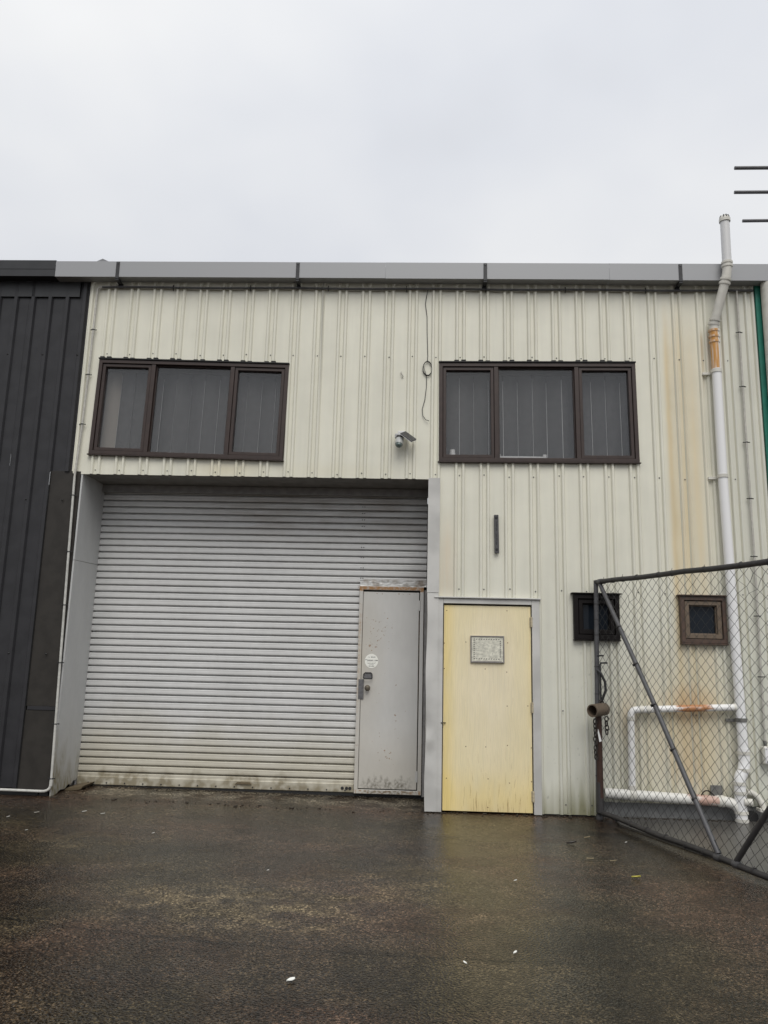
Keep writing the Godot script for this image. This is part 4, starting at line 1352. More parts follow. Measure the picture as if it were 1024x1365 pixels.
func build_gutters() -> void:
	var g := thing("box_gutter", "long light grey metal box gutter along the top of the cream front", "gutter", Vector3(0, 5.47, 0.09))
	var joints := [-3.99, -0.35, 2.05, 3.95]
	for i in 3:
		var m := mb(); gutter_piece(m, joints[i] + (0.0 if i == 0 else 0.0015), joints[i + 1], 5.478 - 0.003 * i, 5.662 + 0.001 * i)
		part("gutter_length", m, K.gutter, g)
	for x in [-3.295, -1.307, 0.726, 2.801]:
		var m := mb()
		m.box2(Vector3(x - 0.019, 5.458, 0.1505), Vector3(x + 0.019, 5.655, 0.156), 0.001)
		m.box2(Vector3(x - 0.019, 5.440, 0.0), Vector3(x + 0.019, 5.462, 0.1500), 0.001)
		m.box2(Vector3(x - 0.024, 5.415, 0.0), Vector3(x + 0.024, 5.4395, 0.040), 0.003)
		var br := part("bracket", m, K.strap, g)
		m = mb(); m.lathe([Vector2(0.009, 0.0), Vector2(0.007, 0.005), Vector2(0.0, 0.006)], Vector3(x, 5.637, 0.156), Vector3.BACK, 7)
		part("bolt", m, K.galv, br)
	var b := thing("black_gutter", "black box gutter over the charcoal building at the left edge", "gutter", Vector3(-6, 5.47, 0.09))
	var m2 := mb(); gutter_piece(m2, -9.1, -3.992, 5.482, 5.672)
	m2.box2(Vector3(-9.1, 5.565, 0.1502), Vector3(-3.992, 5.569, 0.1535), 0.001)
	part("gutter_length", m2, K.black_gutter, b)
	m2 = mb(); m2.box2(Vector3(-9.1, 5.30, 0.0), Vector3(-3.75, 5.48, 0.024), 0.002)
	part("under_gutter_shade", m2, K.black_gutter, b)  # black strip standing in for the deep shade below the gutter
	var r := thing("roof_edge_gutter", "light grey gutter end over the green building at the right edge", "gutter", Vector3(6, 5.47, 0.09))
	m2 = mb(); gutter_piece(m2, 3.953, 9.1, 5.474, 5.664)
	part("gutter_length", m2, K.gutter, r)
	org = Vector3.ZERO

func arc(a: Vector3, corner: Vector3, b: Vector3, n := 6) -> Array:
	var o := []
	for i in n + 1:
		var t := float(i) / n
		o.append(a.lerp(corner, t).lerp(corner.lerp(b, t), t))
	return o

func build_pipes() -> void:
	# ---------------- vent stack
	var v := thing("vent_pipe", "tall white plastic vent pipe with an offset bend round the gutter", "pipe", Vector3(3.12, 0, 0.09))
	var zc := 0.09
	var m := mb(); m.tube([Vector3(3.180, 0.66, zc), Vector3(3.140, 3.36, zc)], 0.047, 20)
	part("lower_length", m, K.pvc, v)
	m = mb(); m.tube([Vector3(3.140, 3.36, zc), Vector3(3.142, 4.50, zc)], 0.047, 20)
	part("middle_length", m, K.pvc, v)
	m = mb(); m.tube([Vector3(3.142, 4.50, zc), Vector3(3.140, 4.94, zc)], 0.047, 24)
	part("rusty_length", m, K.stained, v, "rust-streaked length below the bend")
	for y in [4.80, 4.86, 4.925]:
		m = mb()
		m.tube([Vector3(3.140, y - 0.012, zc), Vector3(3.140, y - 0.008, zc), Vector3(3.140, y + 0.008, zc), Vector3(3.140, y + 0.012, zc)], [0.051, 0.057, 0.057, 0.051], 20)
		part("socket", m, K.stained, v)
	var bend_a := Vector3(3.140, 4.99, zc)
	var top_b := Vector3(3.262, 5.52, 0.225)
	var path := arc(Vector3(3.140, 4.93, zc), bend_a, bend_a.lerp(top_b, 0.12), 5)
	path.append(bend_a.lerp(top_b, 0.55))
	path.append_array(arc(bend_a.lerp(top_b, 0.86), top_b, Vector3(3.263, 5.62, 0.225), 6))
	m = mb(); m.tube(path, 0.047, 20)
	part("offset_bend", m, K.pvc_old, v)
	var e := (top_b - bend_a).normalized()
	for t in [0.02, 0.10, 0.80, 0.88]:
		var c := bend_a.lerp(top_b, t)
		m = mb()
		m.tube([c - e * 0.014, c - e * 0.009, c + e * 0.009, c + e * 0.014], [0.051, 0.058, 0.058, 0.051], 20)
		part("socket", m, K.pvc_old, v)
	for y in [5.595, 5.635]:
		m = mb()
		m.tube([Vector3(3.263, y - 0.014, 0.225), Vector3(3.263, y - 0.009, 0.225), Vector3(3.263, y + 0.009, 0.225), Vector3(3.263, y + 0.014, 0.225)], [0.051, 0.058, 0.058, 0.051], 20)
		part("socket", m, K.pvc_old, v)
	m = mb(); m.tube([Vector3(3.263, 5.62, 0.225), Vector3(3.268, 6.145, 0.225)], 0.047, 20)
	part("upper_length", m, K.pvc_grey, v)
	m = mb()
	m.lathe([Vector2(0.051, -0.02), Vector2(0.057, -0.018), Vector2(0.057, 0.012), Vector2(0.052, 0.030), Vector2(0.036, 0.052), Vector2(0.014, 0.062), Vector2(0.0, 0.063)], Vector3(3.268, 6.125, 0.225), Vector3.UP, 20)
	var cap := part("vent_cap", m, K.pvc_old, v)
	m = mb()
	for a in [-0.55, 0.0, 0.55, 1.4, -1.4, 2.5]:
		var dd := Vector3(sin(a), 0, cos(a))
		var c := Vector3(3.268, 6.158, 0.225) + dd * 0.0465
		m.tube([c - Vector3(0, 0.012, 0) + dd * 0.006, c + Vector3(0, 0.016, 0) - dd * 0.006], 0.0075, 8)
	part("vent_slot", m, K.black, cap)
	for y in [4.475, 3.345, 0.94]:
		m = mb()
		var px := lerpf(3.180, 3.140, clampf((y - 0.66) / 2.7, 0.0, 1.0))
		m.tube([Vector3(px, y - 0.018, zc), Vector3(px, y - 0.016, zc), Vector3(px, y + 0.016, zc), Vector3(px, y + 0.018, zc)], [0.0505, 0.055, 0.055, 0.0505], 20)
		m.box2(Vector3(px - 0.125, y - 0.022, 0.02), Vector3(px - 0.03, y + 0.006, 0.045), 0.002)
		part("clamp", m, K.pvc_old if y > 1.0 else K.plate, v)
	# foot: bend, branch and ground collar
	m = mb()
	var foot := [Vector3(3.180, 0.68, zc), Vector3(3.182, 0.60, zc)]
	foot.append_array(arc(Vector3(3.182, 0.57, zc), Vector3(3.178, 0.50, zc + 0.01), Vector3(3.146, 0.45, zc + 0.02), 4))
	foot.append_array(arc(Vector3(3.138, 0.44, zc + 0.02), Vector3(3.112, 0.40, zc + 0.03), Vector3(3.114, 0.34, zc + 0.03), 4))
	foot.append(Vector3(3.116, 0.0, zc + 0.03))
	m.tube(foot, 0.053, 20)
	part("foot_bend", m, K.pvc, v)
	m = mb()
	for q in [[3.181, 0.635, zc], [3.168, 0.48, zc + 0.015], [3.114, 0.36, zc + 0.03], [3.115, 0.275, zc + 0.03], [3.116, 0.10, zc + 0.03], [3.116, 0.03, zc + 0.03]]:
		var c := Vector3(q[0], q[1], q[2])
		m = mb()
		m.tube([c - Vector3(0, 0.016, 0), c - Vector3(0, 0.011, 0), c + Vector3(0, 0.011, 0), c + Vector3(0, 0.016, 0)], [0.054, 0.062, 0.062, 0.054], 20)
		part("socket", m, K.pvc_old, v)
	m = mb()
	m.tube([Vector3(3.13, 0.20, zc + 0.07), Vector3(3.20, 0.20, zc + 0.085)], 0.034, 14)
	part("branch_stub", m, K.pvc_old, v)
	# ---------------- branch drain pipes
	var d := thing("waste_pipe", "white plastic waste pipe loop low on the wall behind the gate", "pipe", Vector3(2.5, 0, 0.08))
	m = mb()
	var up := [Vector3(3.155, 1.056, 0.08), Vector3(2.75, 1.038, 0.08), Vector3(2.22, 1.010, 0.08)]
	up.append_array(arc(Vector3(2.185, 1.008, 0.08), Vector3(2.134, 1.004, 0.08), Vector3(2.132, 0.952, 0.08), 5))
	up.append(Vector3(2.120, 0.25, 0.08))
	m.tube(up, 0.033, 16)
	part("upper_pipe", m, K.upper_pipe, d, "upper pipe with a rusty orange stain")
	m = mb()
	for q in [[Vector3(2.235, 1.011, 0.08), Vector3(1, 0.035, 0)], [Vector3(2.131, 0.925, 0.08), Vector3.UP], [Vector3(3.135, 1.055, 0.08), Vector3(1, 0.04, 0)], [Vector3(2.30, 1.014, 0.08), Vector3(1, 0.035, 0)]]:
		var dv: Vector3 = q[1].normalized()
		m = mb()
		m.tube([q[0] - dv * 0.02, q[0] - dv * 0.017, q[0] + dv * 0.017, q[0] + dv * 0.02], [0.034, 0.039, 0.039, 0.034], 16)
		part("socket", m, K.pvc_old, d)
	m = mb()
	var lo := [Vector3(1.855, 0.232, 0.08), Vector3(2.5, 0.205, 0.08), Vector3(2.94, 0.190, 0.085)]
	lo.append_array(arc(Vector3(2.98, 0.188, 0.088), Vector3(3.075, 0.185, 0.10), Vector3(3.105, 0.11, 0.115), 5))
	m.tube(lo, 0.048, 18)
	part("lower_pipe", m, K.lower_pipe, d, "lower pipe with a pinkish stain")
	m = mb()
	for x in [2.12, 2.945]:
		var c := Vector3(x, 0.221 if x < 2.5 else 0.190, 0.082)
		m = mb()
		m.tube([c - Vector3(0.03, 0, 0), c - Vector3(0.025, 0, 0), c + Vector3(0.025, 0, 0), c + Vector3(0.03, 0, 0)], [0.049, 0.055, 0.055, 0.049], 18)
		part("socket", m, K.pvc_old, d)
	m = mb()
	m.tube([Vector3(2.125, 0.23, 0.08), Vector3(2.120, 0.31, 0.08)], 0.039, 16)
	part("tee_socket", m, K.pvc_old, d)
	# wire hoop on the pipe and square plate on the wall
	m = mb(); m.tube(arc(Vector3(2.76, 0.24, 0.10), Vector3(2.80, 0.33, 0.11), Vector3(2.88, 0.24, 0.10), 8), 0.006, 6)
	part("wire_hoop", m, K.chain, d)
	org = Vector3(2.93, 0.21, 0.03)
	m = mb(); m.box2(Vector3(2.875, 0.20, 0.022), Vector3(2.985, 0.325, 0.032), 0.004)
	single("square_plate", m, K.plate, "small square grey plate on the wall above the lower waste pipe", "plate")
	# ---------------- overflow pipe at the right, with the drain it runs to
	org = Vector3.ZERO
	var h := thing("overflow_pipe", "short curved white pipe with a flat grey tray at the right foot of the wall", "pipe", Vector3(3.3, 0, 0.1))
	m = mb()
	var hp := arc(Vector3(3.205, 0.275, 0.05), Vector3(3.31, 0.275, 0.06), Vector3(3.345, 0.12, 0.08), 8)
	m.tube(hp, 0.028, 14)
	part("curved_pipe", m, K.pvc_old, h)
	m = mb()
	for q in [1, 4, 6]:
		var c: Vector3 = hp[q]
		var t: Vector3 = (hp[q + 1] - hp[q - 1]).normalized()
		m = mb()
		m.tube([c - t * 0.010, c + t * 0.010], 0.0315, 14)
		part("socket", m, K.pvc_old, h)
	m = mb(); m.xf = Transform3D(Basis(Vector3.BACK, -0.10), Vector3(3.40, 0.115, 0.10)); m.box(Vector3.ZERO, Vector3(0.24, 0.03, 0.10), 0.004)
	part("tray", m, K.pvc_old, h)
	m = mb(); m.tube([Vector3(3.245, 0.05, 0.02), Vector3(3.245, 0.05, 0.05)], 0.055, 16)
	part("drain_mouth", m, K.rubber, h)
	org = Vector3.ZERO

func saddle(par: Node, at: Vector3, across: Vector3, r: float) -> void:
	var m := mb()
	var s := across.normalized()
	var o := Vector3.BACK
	m.tube([at - s * 0.034 + o * (0.004 - r), at - s * (r + 0.004) + o * (0.004 - r), at - s * (r + 0.003) + o * r * 0.6, at + o * (r + 0.003), at + s * (r + 0.003) + o * r * 0.6, at + s * (r + 0.004) + o * (0.004 - r), at + s * 0.034 + o * (0.004 - r)], 0.0045, 6)
	m.lathe([Vector2(0.007, 0.0), Vector2(0.004, 0.005), Vector2(0.0, 0.006)], at - s * 0.03 + o * (0.006 - r), Vector3.BACK, 6)
	m.lathe([Vector2(0.007, 0.0), Vector2(0.004, 0.005), Vector2(0.0, 0.006)], at + s * 0.03 + o * (0.006 - r), Vector3.BACK, 6)
	part("saddle", m, K.strap, par)

func build_conduits() -> void:
	# left: runs under the gutter, down the corner and along the ground
	var o := thing("electrical_conduit", "thin white conduit running down the corner between the cream and charcoal walls", "conduit", Vector3(-3.55, 0.06, 0.02))
	var z := 0.034
	var down := [Vector3(-3.50, 5.412, z)]
	down.append_array(arc(Vector3(-3.515, 5.412, z), Vector3(-3.548, 5.412, z), Vector3(-3.549, 5.375, z), 4))
	down.append_array([Vector3(-3.553, 4.6, z), Vector3(-3.570, 3.8, z), Vector3(-3.594, 3.25, z)])
	var m := mb(); m.tube(down, 0.0115, 10)
	part("upper_run", m, K.conduit_wall, o)
	m = mb()
	var lw := [Vector3(-3.594, 3.25, z), Vector3(-3.575, 2.4, z), Vector3(-3.545, 1.2, z), Vector3(-3.518, 0.16, z)]
	m.tube(lw, 0.0125, 10)
	part("lower_run", m, K.conduit, o)
	m = mb()
	var el := arc(Vector3(-3.518, 0.155, z), Vector3(-3.517, 0.078, z), Vector3(-3.60, 0.078, z), 6)
	el.append_array([Vector3(-4.2, 0.083, z), Vector3(-6.5, 0.10, z)])
	m.tube(el, 0.0135, 10)
	part("ground_run", m, K.conduit, o)
	m = mb(); m.tube([Vector3(-3.518, 0.19, z), Vector3(-3.518, 0.13, z)], 0.0165, 10)
	part("coupling", m, K.conduit, o)
	for q in [[4.91, -3.551], [4.39, -3.557], [3.83, -3.569], [3.05, -3.590], [2.45, -3.576], [1.9, -3.562], [1.32, -3.548], [0.72, -3.532], [0.20, -3.519]]:
		saddle(o, Vector3(q[1], q[0], z), Vector3.RIGHT, 0.0125)
	o = thing("cable_conduit", "grey conduit running along the wall just under the box gutter", "conduit", Vector3(0, 5.41, 0.02))
	m = mb()
	var run := []
	for i in 22: run.append(Vector3(-3.498 + i * 0.338, 5.412 + 0.004 * sin(i * 1.3), 0.036))
	m.tube(run, 0.012, 8)
	part("run", m, K.galv, o)
	for i in 8: saddle(o, Vector3(-2.7 + i * 0.86, 5.412, 0.036), Vector3.UP, 0.012)
	# right: down to a small box
	o = thing("meter_conduit", "thin grey conduit dropping to a small switch box at the right of the wall", "conduit", Vector3(3.42, 0.7, 0.03))
	m = mb(); m.tube([Vector3(3.427, 5.41, 0.036), Vector3(3.424, 3.7, 0.036), Vector3(3.428, 2.5, 0.036), Vector3(3.412, 0.735, 0.036)], 0.0115, 10)
	part("run", m, K.conduit_wall, o)
	for y in [4.935, 4.33, 3.725, 3.13, 2.535, 1.94, 1.35]: saddle(o, Vector3(3.427 if y > 2.0 else 3.42, y, 0.036), Vector3.RIGHT, 0.0115)
	m = mb(); m.tube([Vector3(3.412, 0.70, 0.036), Vector3(3.412, 0.75, 0.036)], 0.016, 10)
	part("gland", m, K.plate, o)
	var b := thing("switch_box", "small white switch box at the foot of the right conduit", "box", Vector3(3.44, 0.55, 0.05))
	m = mb(); m.box2(Vector3(3.372, 0.535, 0.023), Vector3(3.52, 0.70, 0.085), 0.010)
	part("case", m, K.pvc_old, b)
	m = mb(); m.box2(Vector3(3.382, 0.545, 0.0855), Vector3(3.51, 0.69, 0.095), 0.006)
	part("lid", m, K.pvc, b)
	for q in [[3.395, 0.558], [3.395, 0.677], [3.497, 0.558], [3.497, 0.677]]:
		m = mb(); m.lathe([Vector2(0.006, 0.0), Vector2(0.005, 0.003), Vector2(0.0, 0.003)], Vector3(q[0], q[1], 0.095), Vector3.BACK, 7); part("screw", m, K.steel, b)
	org = Vector3.ZERO

# ---------------------------------------------------------------- the gate
func gate_point(u: float, v: float) -> Vector3:
	var lo := Vector3(1.792, 0.066, 0.105).lerp(Vector3(2.424, 0.058, 2.205), u)
	var hi := Vector3(1.826, 2.236, 0.105).lerp(Vector3(2.570, 2.192, 2.205), u)
	return lo.lerp(hi, v)

func build_gate() -> void:
	var U := 1.64
	var g := thing("chain_link_gate", "open chain-link gate of grey pipe swung out from the wall at the right", "gate", Vector3(1.80, 0, 0.105))
	var m := mb()
	m.tube([gate_point(0, -0.005), gate_point(0, 0.5), gate_point(0, 1.008)], 0.0235, 14)
	part("hinge_stile", m, K.galv, g)
	m = mb(); m.tube([gate_point(U, 0), gate_point(U, 1)], 0.0235, 14); part("end_stile", m, K.galv, g)
	m = mb()
	var p := []
	for i in 12: p.append(gate_point(U * i / 11.0, 1.0 + 0.002 * sin(i * 2.0)))
	m.tube(p, 0.023, 14); part("top_rail", m, K.galv_dark, g)
	m = mb(); p = []
	for i in 12: p.append(gate_point(U * i / 11.0, 0.003 * sin(i * 1.7)))
	m.tube(p, 0.023, 14); part("bottom_rail", m, K.galv_dark, g)
	m = mb(); m.tube([gate_point(0.035, 0.985), gate_point(0.4, 0.50), gate_point(0.772, 0.012)], 0.0205, 14); part("brace", m, K.galv, g)
	m = mb(); m.tube([gate_point(0.862, 0.012), gate_point(1.2, 0.47), gate_point(1.605, 0.985)], 0.0205, 14); part("brace", m, K.galv_dark, g)
	for q in [[0.772, 0.0], [0.862, 0.0], [0.035, 1.0]]:
		m = mb()
		var c := gate_point(q[0], q[1])
		m.tube([c - Vector3(0.009, 0, 0.03), c - Vector3(0.007, 0, 0.022), c + Vector3(0.007, 0, 0.022), c + Vector3(0.009, 0, 0.03)], [0.024, 0.029, 0.029, 0.024], 12)
		part("weld_collar", m, K.galv, g)
	# woven wire
	var L := 2.205 * U
	var half := 0.052
	var hv := 0.0475
	var cols := int(L / half)
	var rows := int(2.15 / hv)
	var nz := noise(111, 0.8)
	m = mb()
	for i in cols:
		p = []
		for j in rows + 1:
			var col: int = i if (i + j) % 2 == 0 else i + 1
			var s: float = col * half / L
			var t: float = float(j) / rows
			var wob := nz.get_noise_2d(col * 0.35, j * 0.35) * 0.010
			var sag := 0.0
			# torn and stretched loops near the top
			var worn := blob(s * U, t, 0.31, 0.93, 0.13, 0.07) + blob(s * U, t, 0.93, 0.94, 0.14, 0.07)
			if worn > 0.0:
				wob += worn * 0.09 * nz.get_noise_2d(col * 5.1, j * 3.7)
				sag = -worn * 0.07 * absf(nz.get_noise_2d(col * 4.1 + 9.0, j * 6.3))
			var q := gate_point(s * U + wob * 0.4, 0.006 + t * 0.985 + sag * 0.5)
			var side := 1.0 if (i + j) % 2 == 0 else -1.0
			q += Vector3(0.0018 * side, 0, -0.0006 * side)
			p.append(q)
		m.tube(p, 0.0023, 4, false)
	part("wire_mesh", m, K.wire, g, "", "stuff")
	# wire ties round the pipes
	for q in [[0.06, 1.0], [0.13, 1.0], [0.2, 1.0], [0.3, 1.0], [0.44, 1.0], [0.52, 1.0], [0.70, 1.0], [0.88, 1.0], [1.0, 1.0], [0.05, 0.0], [0.14, 0.0], [0.25, 0.0], [0.36, 0.0], [0.48, 0.0], [0.60, 0.0], [0.70, 0.0], [0.94, 0.0], [1.02, 0.0]]:
		m = mb()
		var c := gate_point(q[0], q[1])
		var e := (gate_point(q[0] + 0.01, q[1]) - c).normalized()
		for k in 2:
			var cc := c + e * 0.007 * k
			m.tube([cc - e * 0.003, cc + e * 0.003], 0.0265, 10)
		m.tube([c + Vector3(0, 0.024, 0), c + Vector3(0.004, 0.036 + 0.01 * sin(q[0] * 40.0), 0.004)], 0.002, 5)
		part("wire_tie", m, K.galv_dark, g)
	for v in [0.90, 0.83, 0.76, 0.62, 0.50, 0.44, 0.30, 0.15]:
		m = mb()
		var c := gate_point(0, v)
		m.tube([c - Vector3(0, 0.005, 0), c + Vector3(0, 0.005, 0)], 0.0262, 10)
		part("wire_tie", m, K.galv_dark, g)
	for v in [0.20, 0.36, 0.52, 0.68, 0.84]:
		m = mb()
		var a := gate_point(0.035, 0.985)
		var b := gate_point(0.772, 0.012)
		var c := a.lerp(b, v)
		var e := (b - a).normalized()
		m.tube([c - e * 0.005, c + e * 0.005], 0.0235, 10)
		part("wire_tie", m, K.galv_dark, g)
	# drop bolt with bent handle, and a length of hose hooked on the stile
	m = mb()
	m.tube([Vector3(1.905, 1.448, 0.15), Vector3(1.845, 1.446, 0.145), Vector3(1.835, 1.43, 0.145), Vector3(1.833, 1.06, 0.145)], 0.009, 8)
	m.tube([Vector3(1.875, 1.517, 0.14), Vector3(1.812, 1.515, 0.125)], 0.008, 8)
	part("drop_bolt", m, K.strap, g)
	m = mb()
	m.tube([Vector3(1.808, 1.38, 0.14), Vector3(1.835, 1.35, 0.16), Vector3(1.872, 1.27, 0.165), Vector3(1.878, 1.19, 0.165), Vector3(1.852, 1.12, 0.16), Vector3(1.838, 1.08, 0.15)], 0.013, 10)
	part("hose", m, K.strap, g)
	m = mb()
	m.lathe([Vector2(0.0, 0.0), Vector2(0.034, 0.0), Vector2(0.036, 0.02), Vector2(0.030, 0.055), Vector2(0.0, 0.06)], Vector3(1.795, -0.01, 0.115), Vector3.UP, 12)
	part("foot", m, K.galv_dark, g)
	# rusty post bracket with a cross pipe
	var r := thing("rusty_post", "short rusty brown post crossed by a stub of wide pipe at the gate's hinge", "post", Vector3(1.80, 0, 0.16))
	m = mb(); m.tube([Vector3(1.800, 0.20, 0.165), Vector3(1.803, 1.00, 0.165)], 0.029, 14)
	part("upright", m, K.rust_dark, r)
	m = mb(); m.tube([Vector3(1.797, 0.07, 0.160), Vector3(1.798, 0.34, 0.160)], 0.034, 14)
	part("sleeve", m, K.galv_dark, r)
	m = mb()
	var c0 := Vector3(1.715, 1.000, 0.29)
	var ax := (Vector3(1.870, 1.012, 0.145) - c0).normalized()
	m.lathe([Vector2(0.050, 0.205), Vector2(0.060, 0.205), Vector2(0.060, 0.0), Vector2(0.050, 0.0), Vector2(0.050, 0.205), Vector2(0.0, 0.205)], c0, ax, 22)
	part("cross_pipe", m, mat(Color(0.15, 0.115, 0.085), 0.6, 0.2, 5.0), r, "stub of wide rusty pipe with an open end")
	m = mb()
	m.tube([Vector3(1.80, 1.03, 0.17), Vector3(1.825, 1.09, 0.16), Vector3(1.85, 1.08, 0.16), Vector3(1.86, 1.02, 0.15)], 0.010, 8)
	part("shackle", m, K.chain, r)
	# chains
	chain("rusty chain of nine links hanging left of the rusty post", Vector3(1.755, 0.925, 0.225), 9)
	chain("short rusty chain hanging right of the rusty post behind the mesh", Vector3(1.885, 0.945, 0.13), 4)
	org = Vector3(1.79, 0.72, 0.22)
	m = mb()
	m.prism(PackedVector2Array([Vector2(1.772, 0.83), Vector2(1.784, 0.826), Vector2(1.812, 0.72), Vector2(1.790, 0.712)]), 0.217, 0.223)
	single("white_tag", m, K.white, "small white tag hanging with the longer chain by the rusty post", "tag")
	org = Vector3.ZERO

func chain(label: String, top: Vector3, n: int) -> void:
	var c := thing("chain", label, "chain", top, "chains at the gate post")
	for k in n:
		var m := mb()
		var o := top - Vector3(0.003 * sin(k * 2.1), 0.040 * k + 0.028, 0)
		var flat := Vector3.RIGHT if k % 2 == 0 else Vector3(0.5, 0, 0.87)
		var p := []
		for q in 14:
			var a := TAU * q / 14
			p.append(o + flat * 0.016 * sin(a) + Vector3.UP * 0.026 * cos(a))
		m.tube(p, 0.0058, 6, false, true)
		part("link", m, K.chain, c)
	org = Vector3.ZERO

func build_wall_fittings() -> void:
	# security camera with a little solar panel
	var s := thing("security_camera", "small white security camera with a tilted solar panel above the roller door", "camera", Vector3(-0.14, 3.70, 0.03))
	var m := mb(); m.box2(Vector3(-0.185, 3.735, 0.020), Vector3(-0.105, 3.800, 0.034), 0.006)
	part("wall_plate", m, K.pvc_grey, s)
	m = mb(); m.tube([Vector3(-0.15, 3.765, 0.03), Vector3(-0.155, 3.755, 0.075), Vector3(-0.165, 3.72, 0.10)], 0.021, 12)
	m.box2(Vector3(-0.212, 3.70, 0.055), Vector3(-0.165, 3.755, 0.10), 0.010)
	part("bracket", m, mat(Color(0.40, 0.40, 0.40), 0.4, 0.0, 0.0), s)
	m = mb(); m.tube([Vector3(-0.158, 3.700, 0.095), Vector3(-0.156, 3.722, 0.092)], 0.041, 16)
	part("collar", m, K.black, s)
	m = mb()
	var ax := Vector3(-0.12, -0.86, 0.40).normalized()
	m.lathe([Vector2(0.0, 0.0), Vector2(0.034, 0.004), Vector2(0.041, 0.02), Vector2(0.043, 0.085), Vector2(0.040, 0.10), Vector2(0.0, 0.101)], Vector3(-0.155, 3.715, 0.085), ax, 20)
	part("body", m, mat(Color(0.40, 0.41, 0.40), 0.4, 0.0, 0.0), s)
	m = mb()
	m.lathe([Vector2(0.036, 0.0), Vector2(0.033, 0.016), Vector2(0.022, 0.027), Vector2(0.0, 0.031)], Vector3(-0.155, 3.715, 0.085) + ax * 0.1, ax, 18)
	part("lens_dome", m, mat(Color(0.13, 0.17, 0.165), 0.15, 0.0, 0.0), s)
	var pc := Vector3(-0.070, 3.712, 0.13)
	var lx := Vector3(0.78, -0.60, 0.10).normalized()
	var lz := Vector3(-0.42, -0.42, 0.80)
	lz = (lz - lx * lx.dot(lz)).normalized()
	var ly := lz.cross(lx).normalized()
	var pb := Transform3D(Basis(lx, ly, lz), pc)
	m = mb(); m.xf = pb; m.box(Vector3.ZERO, Vector3(0.150, 0.012, 0.120), 0.003)
	part("solar_panel", m, mat(Color(0.022, 0.022, 0.026), 0.35, 0.0, 0.0), s)
	m = mb(); m.xf = pb; m.box(Vector3(0, -0.0085, 0), Vector3(0.154, 0.005, 0.124), 0.002)
	part("panel_rim", m, K.pvc_grey, s)
	m = mb(); m.tube([Vector3(-0.135, 3.748, 0.05), Vector3(-0.115, 3.745, 0.085), Vector3(-0.09, 3.722, 0.118)], 0.012, 10)
	part("panel_arm", m, K.black, s)
	# loose cable with a coil
	org = Vector3(0.12, 4.5, 0.02)
	m = mb()
	var p := [Vector3(0.118, 5.43, 0.03), Vector3(0.100, 5.34, 0.012), Vector3(0.088, 5.25, 0.010), Vector3(0.108, 5.10, 0.008), Vector3(0.112, 4.88, 0.008), Vector3(0.122, 4.65, 0.010), Vector3(0.118, 4.60, 0.014)]
	for k in 34:
		var a := 0.6 + TAU * k / 12.0
		var rr := 0.9 + 0.16 * sin(k * 0.55)
		p.append(Vector3(0.112 + 0.060 * rr * sin(a) * 0.92, 4.505 + 0.088 * rr * cos(a), 0.018 + 0.006 * sin(k * 0.9)))
	p.append_array([Vector3(0.112, 4.41, 0.014), Vector3(0.112, 4.30, 0.008), Vector3(0.096, 4.15, 0.008), Vector3(0.070, 4.05, 0.010), Vector3(0.078, 3.975, 0.016), Vector3(0.110, 3.928, 0.022), Vector3(0.145, 3.915, 0.028)])
	m.tube(p, 0.0037, 6)
	single("loose_cable", m, K.black, "thin black loose cable with a coiled middle hanging from the gutter", "cable")
	# hook above the camera
	org = Vector3(-0.155, 4.43, 0.01)
	m = mb(); m.tube([Vector3(-0.160, 4.47, 0.002), Vector3(-0.162, 4.455, 0.022), Vector3(-0.150, 4.425, 0.026), Vector3(-0.140, 4.41, 0.016), Vector3(-0.150, 4.40, 0.008)], 0.005, 7)
	single("wall_hook", m, K.conduit_wall, "tiny cream wire hook on the wall above the security camera", "hook")
	# weathered batten
	var b := thing("wall_batten", "narrow weathered grey batten fixed upright on the wall above the yellow door", "batten", Vector3(0.85, 2.52, 0.03))
	m = mb(); m.xf = Transform3D(Basis(Vector3.BACK, 0.014), Vector3(0.849, 2.717, 0))
	m.box2(Vector3(-0.023, -0.199, 0.020), Vector3(0.023, 0.199, 0.042), 0.003)
	part("board", m, K.timber, b)
	for y in [2.885, 2.555]:
		m = mb(); m.lathe([Vector2(0.015, 0.0), Vector2(0.014, 0.002), Vector2(0.009, 0.002), Vector2(0.008, 0.008), Vector2(0.0, 0.008)], Vector3(0.849 - (y - 2.717) * 0.014, y, 0.042), Vector3.BACK, 10)
		part("bolt", m, K.black, b)
	m = mb()
	for y in [2.83, 2.80, 2.76, 2.70, 2.66, 2.62]:
		m.box(Vector3(0.848 + 0.004 * sin(y * 90.0), y, 0.0425), Vector3(0.008, 0.032, 0.002), 0.0)
	part("split", m, K.black, b)
	org = Vector3.ZERO

func build_antenna() -> void:
	var a := thing("roof_antenna", "grey metal television antenna whose rods stick in above the roof at right", "antenna", Vector3(4.95, 5.6, -1.2))
	for q in [[3.735, -0.50], [3.929, -0.984], [4.294, -1.62]]:
		var m := mb()
		m.tube([Vector3(q[0], 7.255, q[1]), Vector3(9.9 - q[0], 7.275, q[1])], 0.021, 10)
		part("rod", m, K.galv, a)
	var m := mb(); m.tube([Vector3(4.95, 7.235, -0.3), Vector3(4.95, 7.235, -1.9)], 0.018, 10)
	part("boom", m, K.galv, a)
	m = mb(); m.tube([Vector3(4.95, 5.58, -1.2), Vector3(4.95, 7.35, -1.2)], 0.022, 12)
	part("mast", m, K.galv, a)
	org = Vector3.ZERO

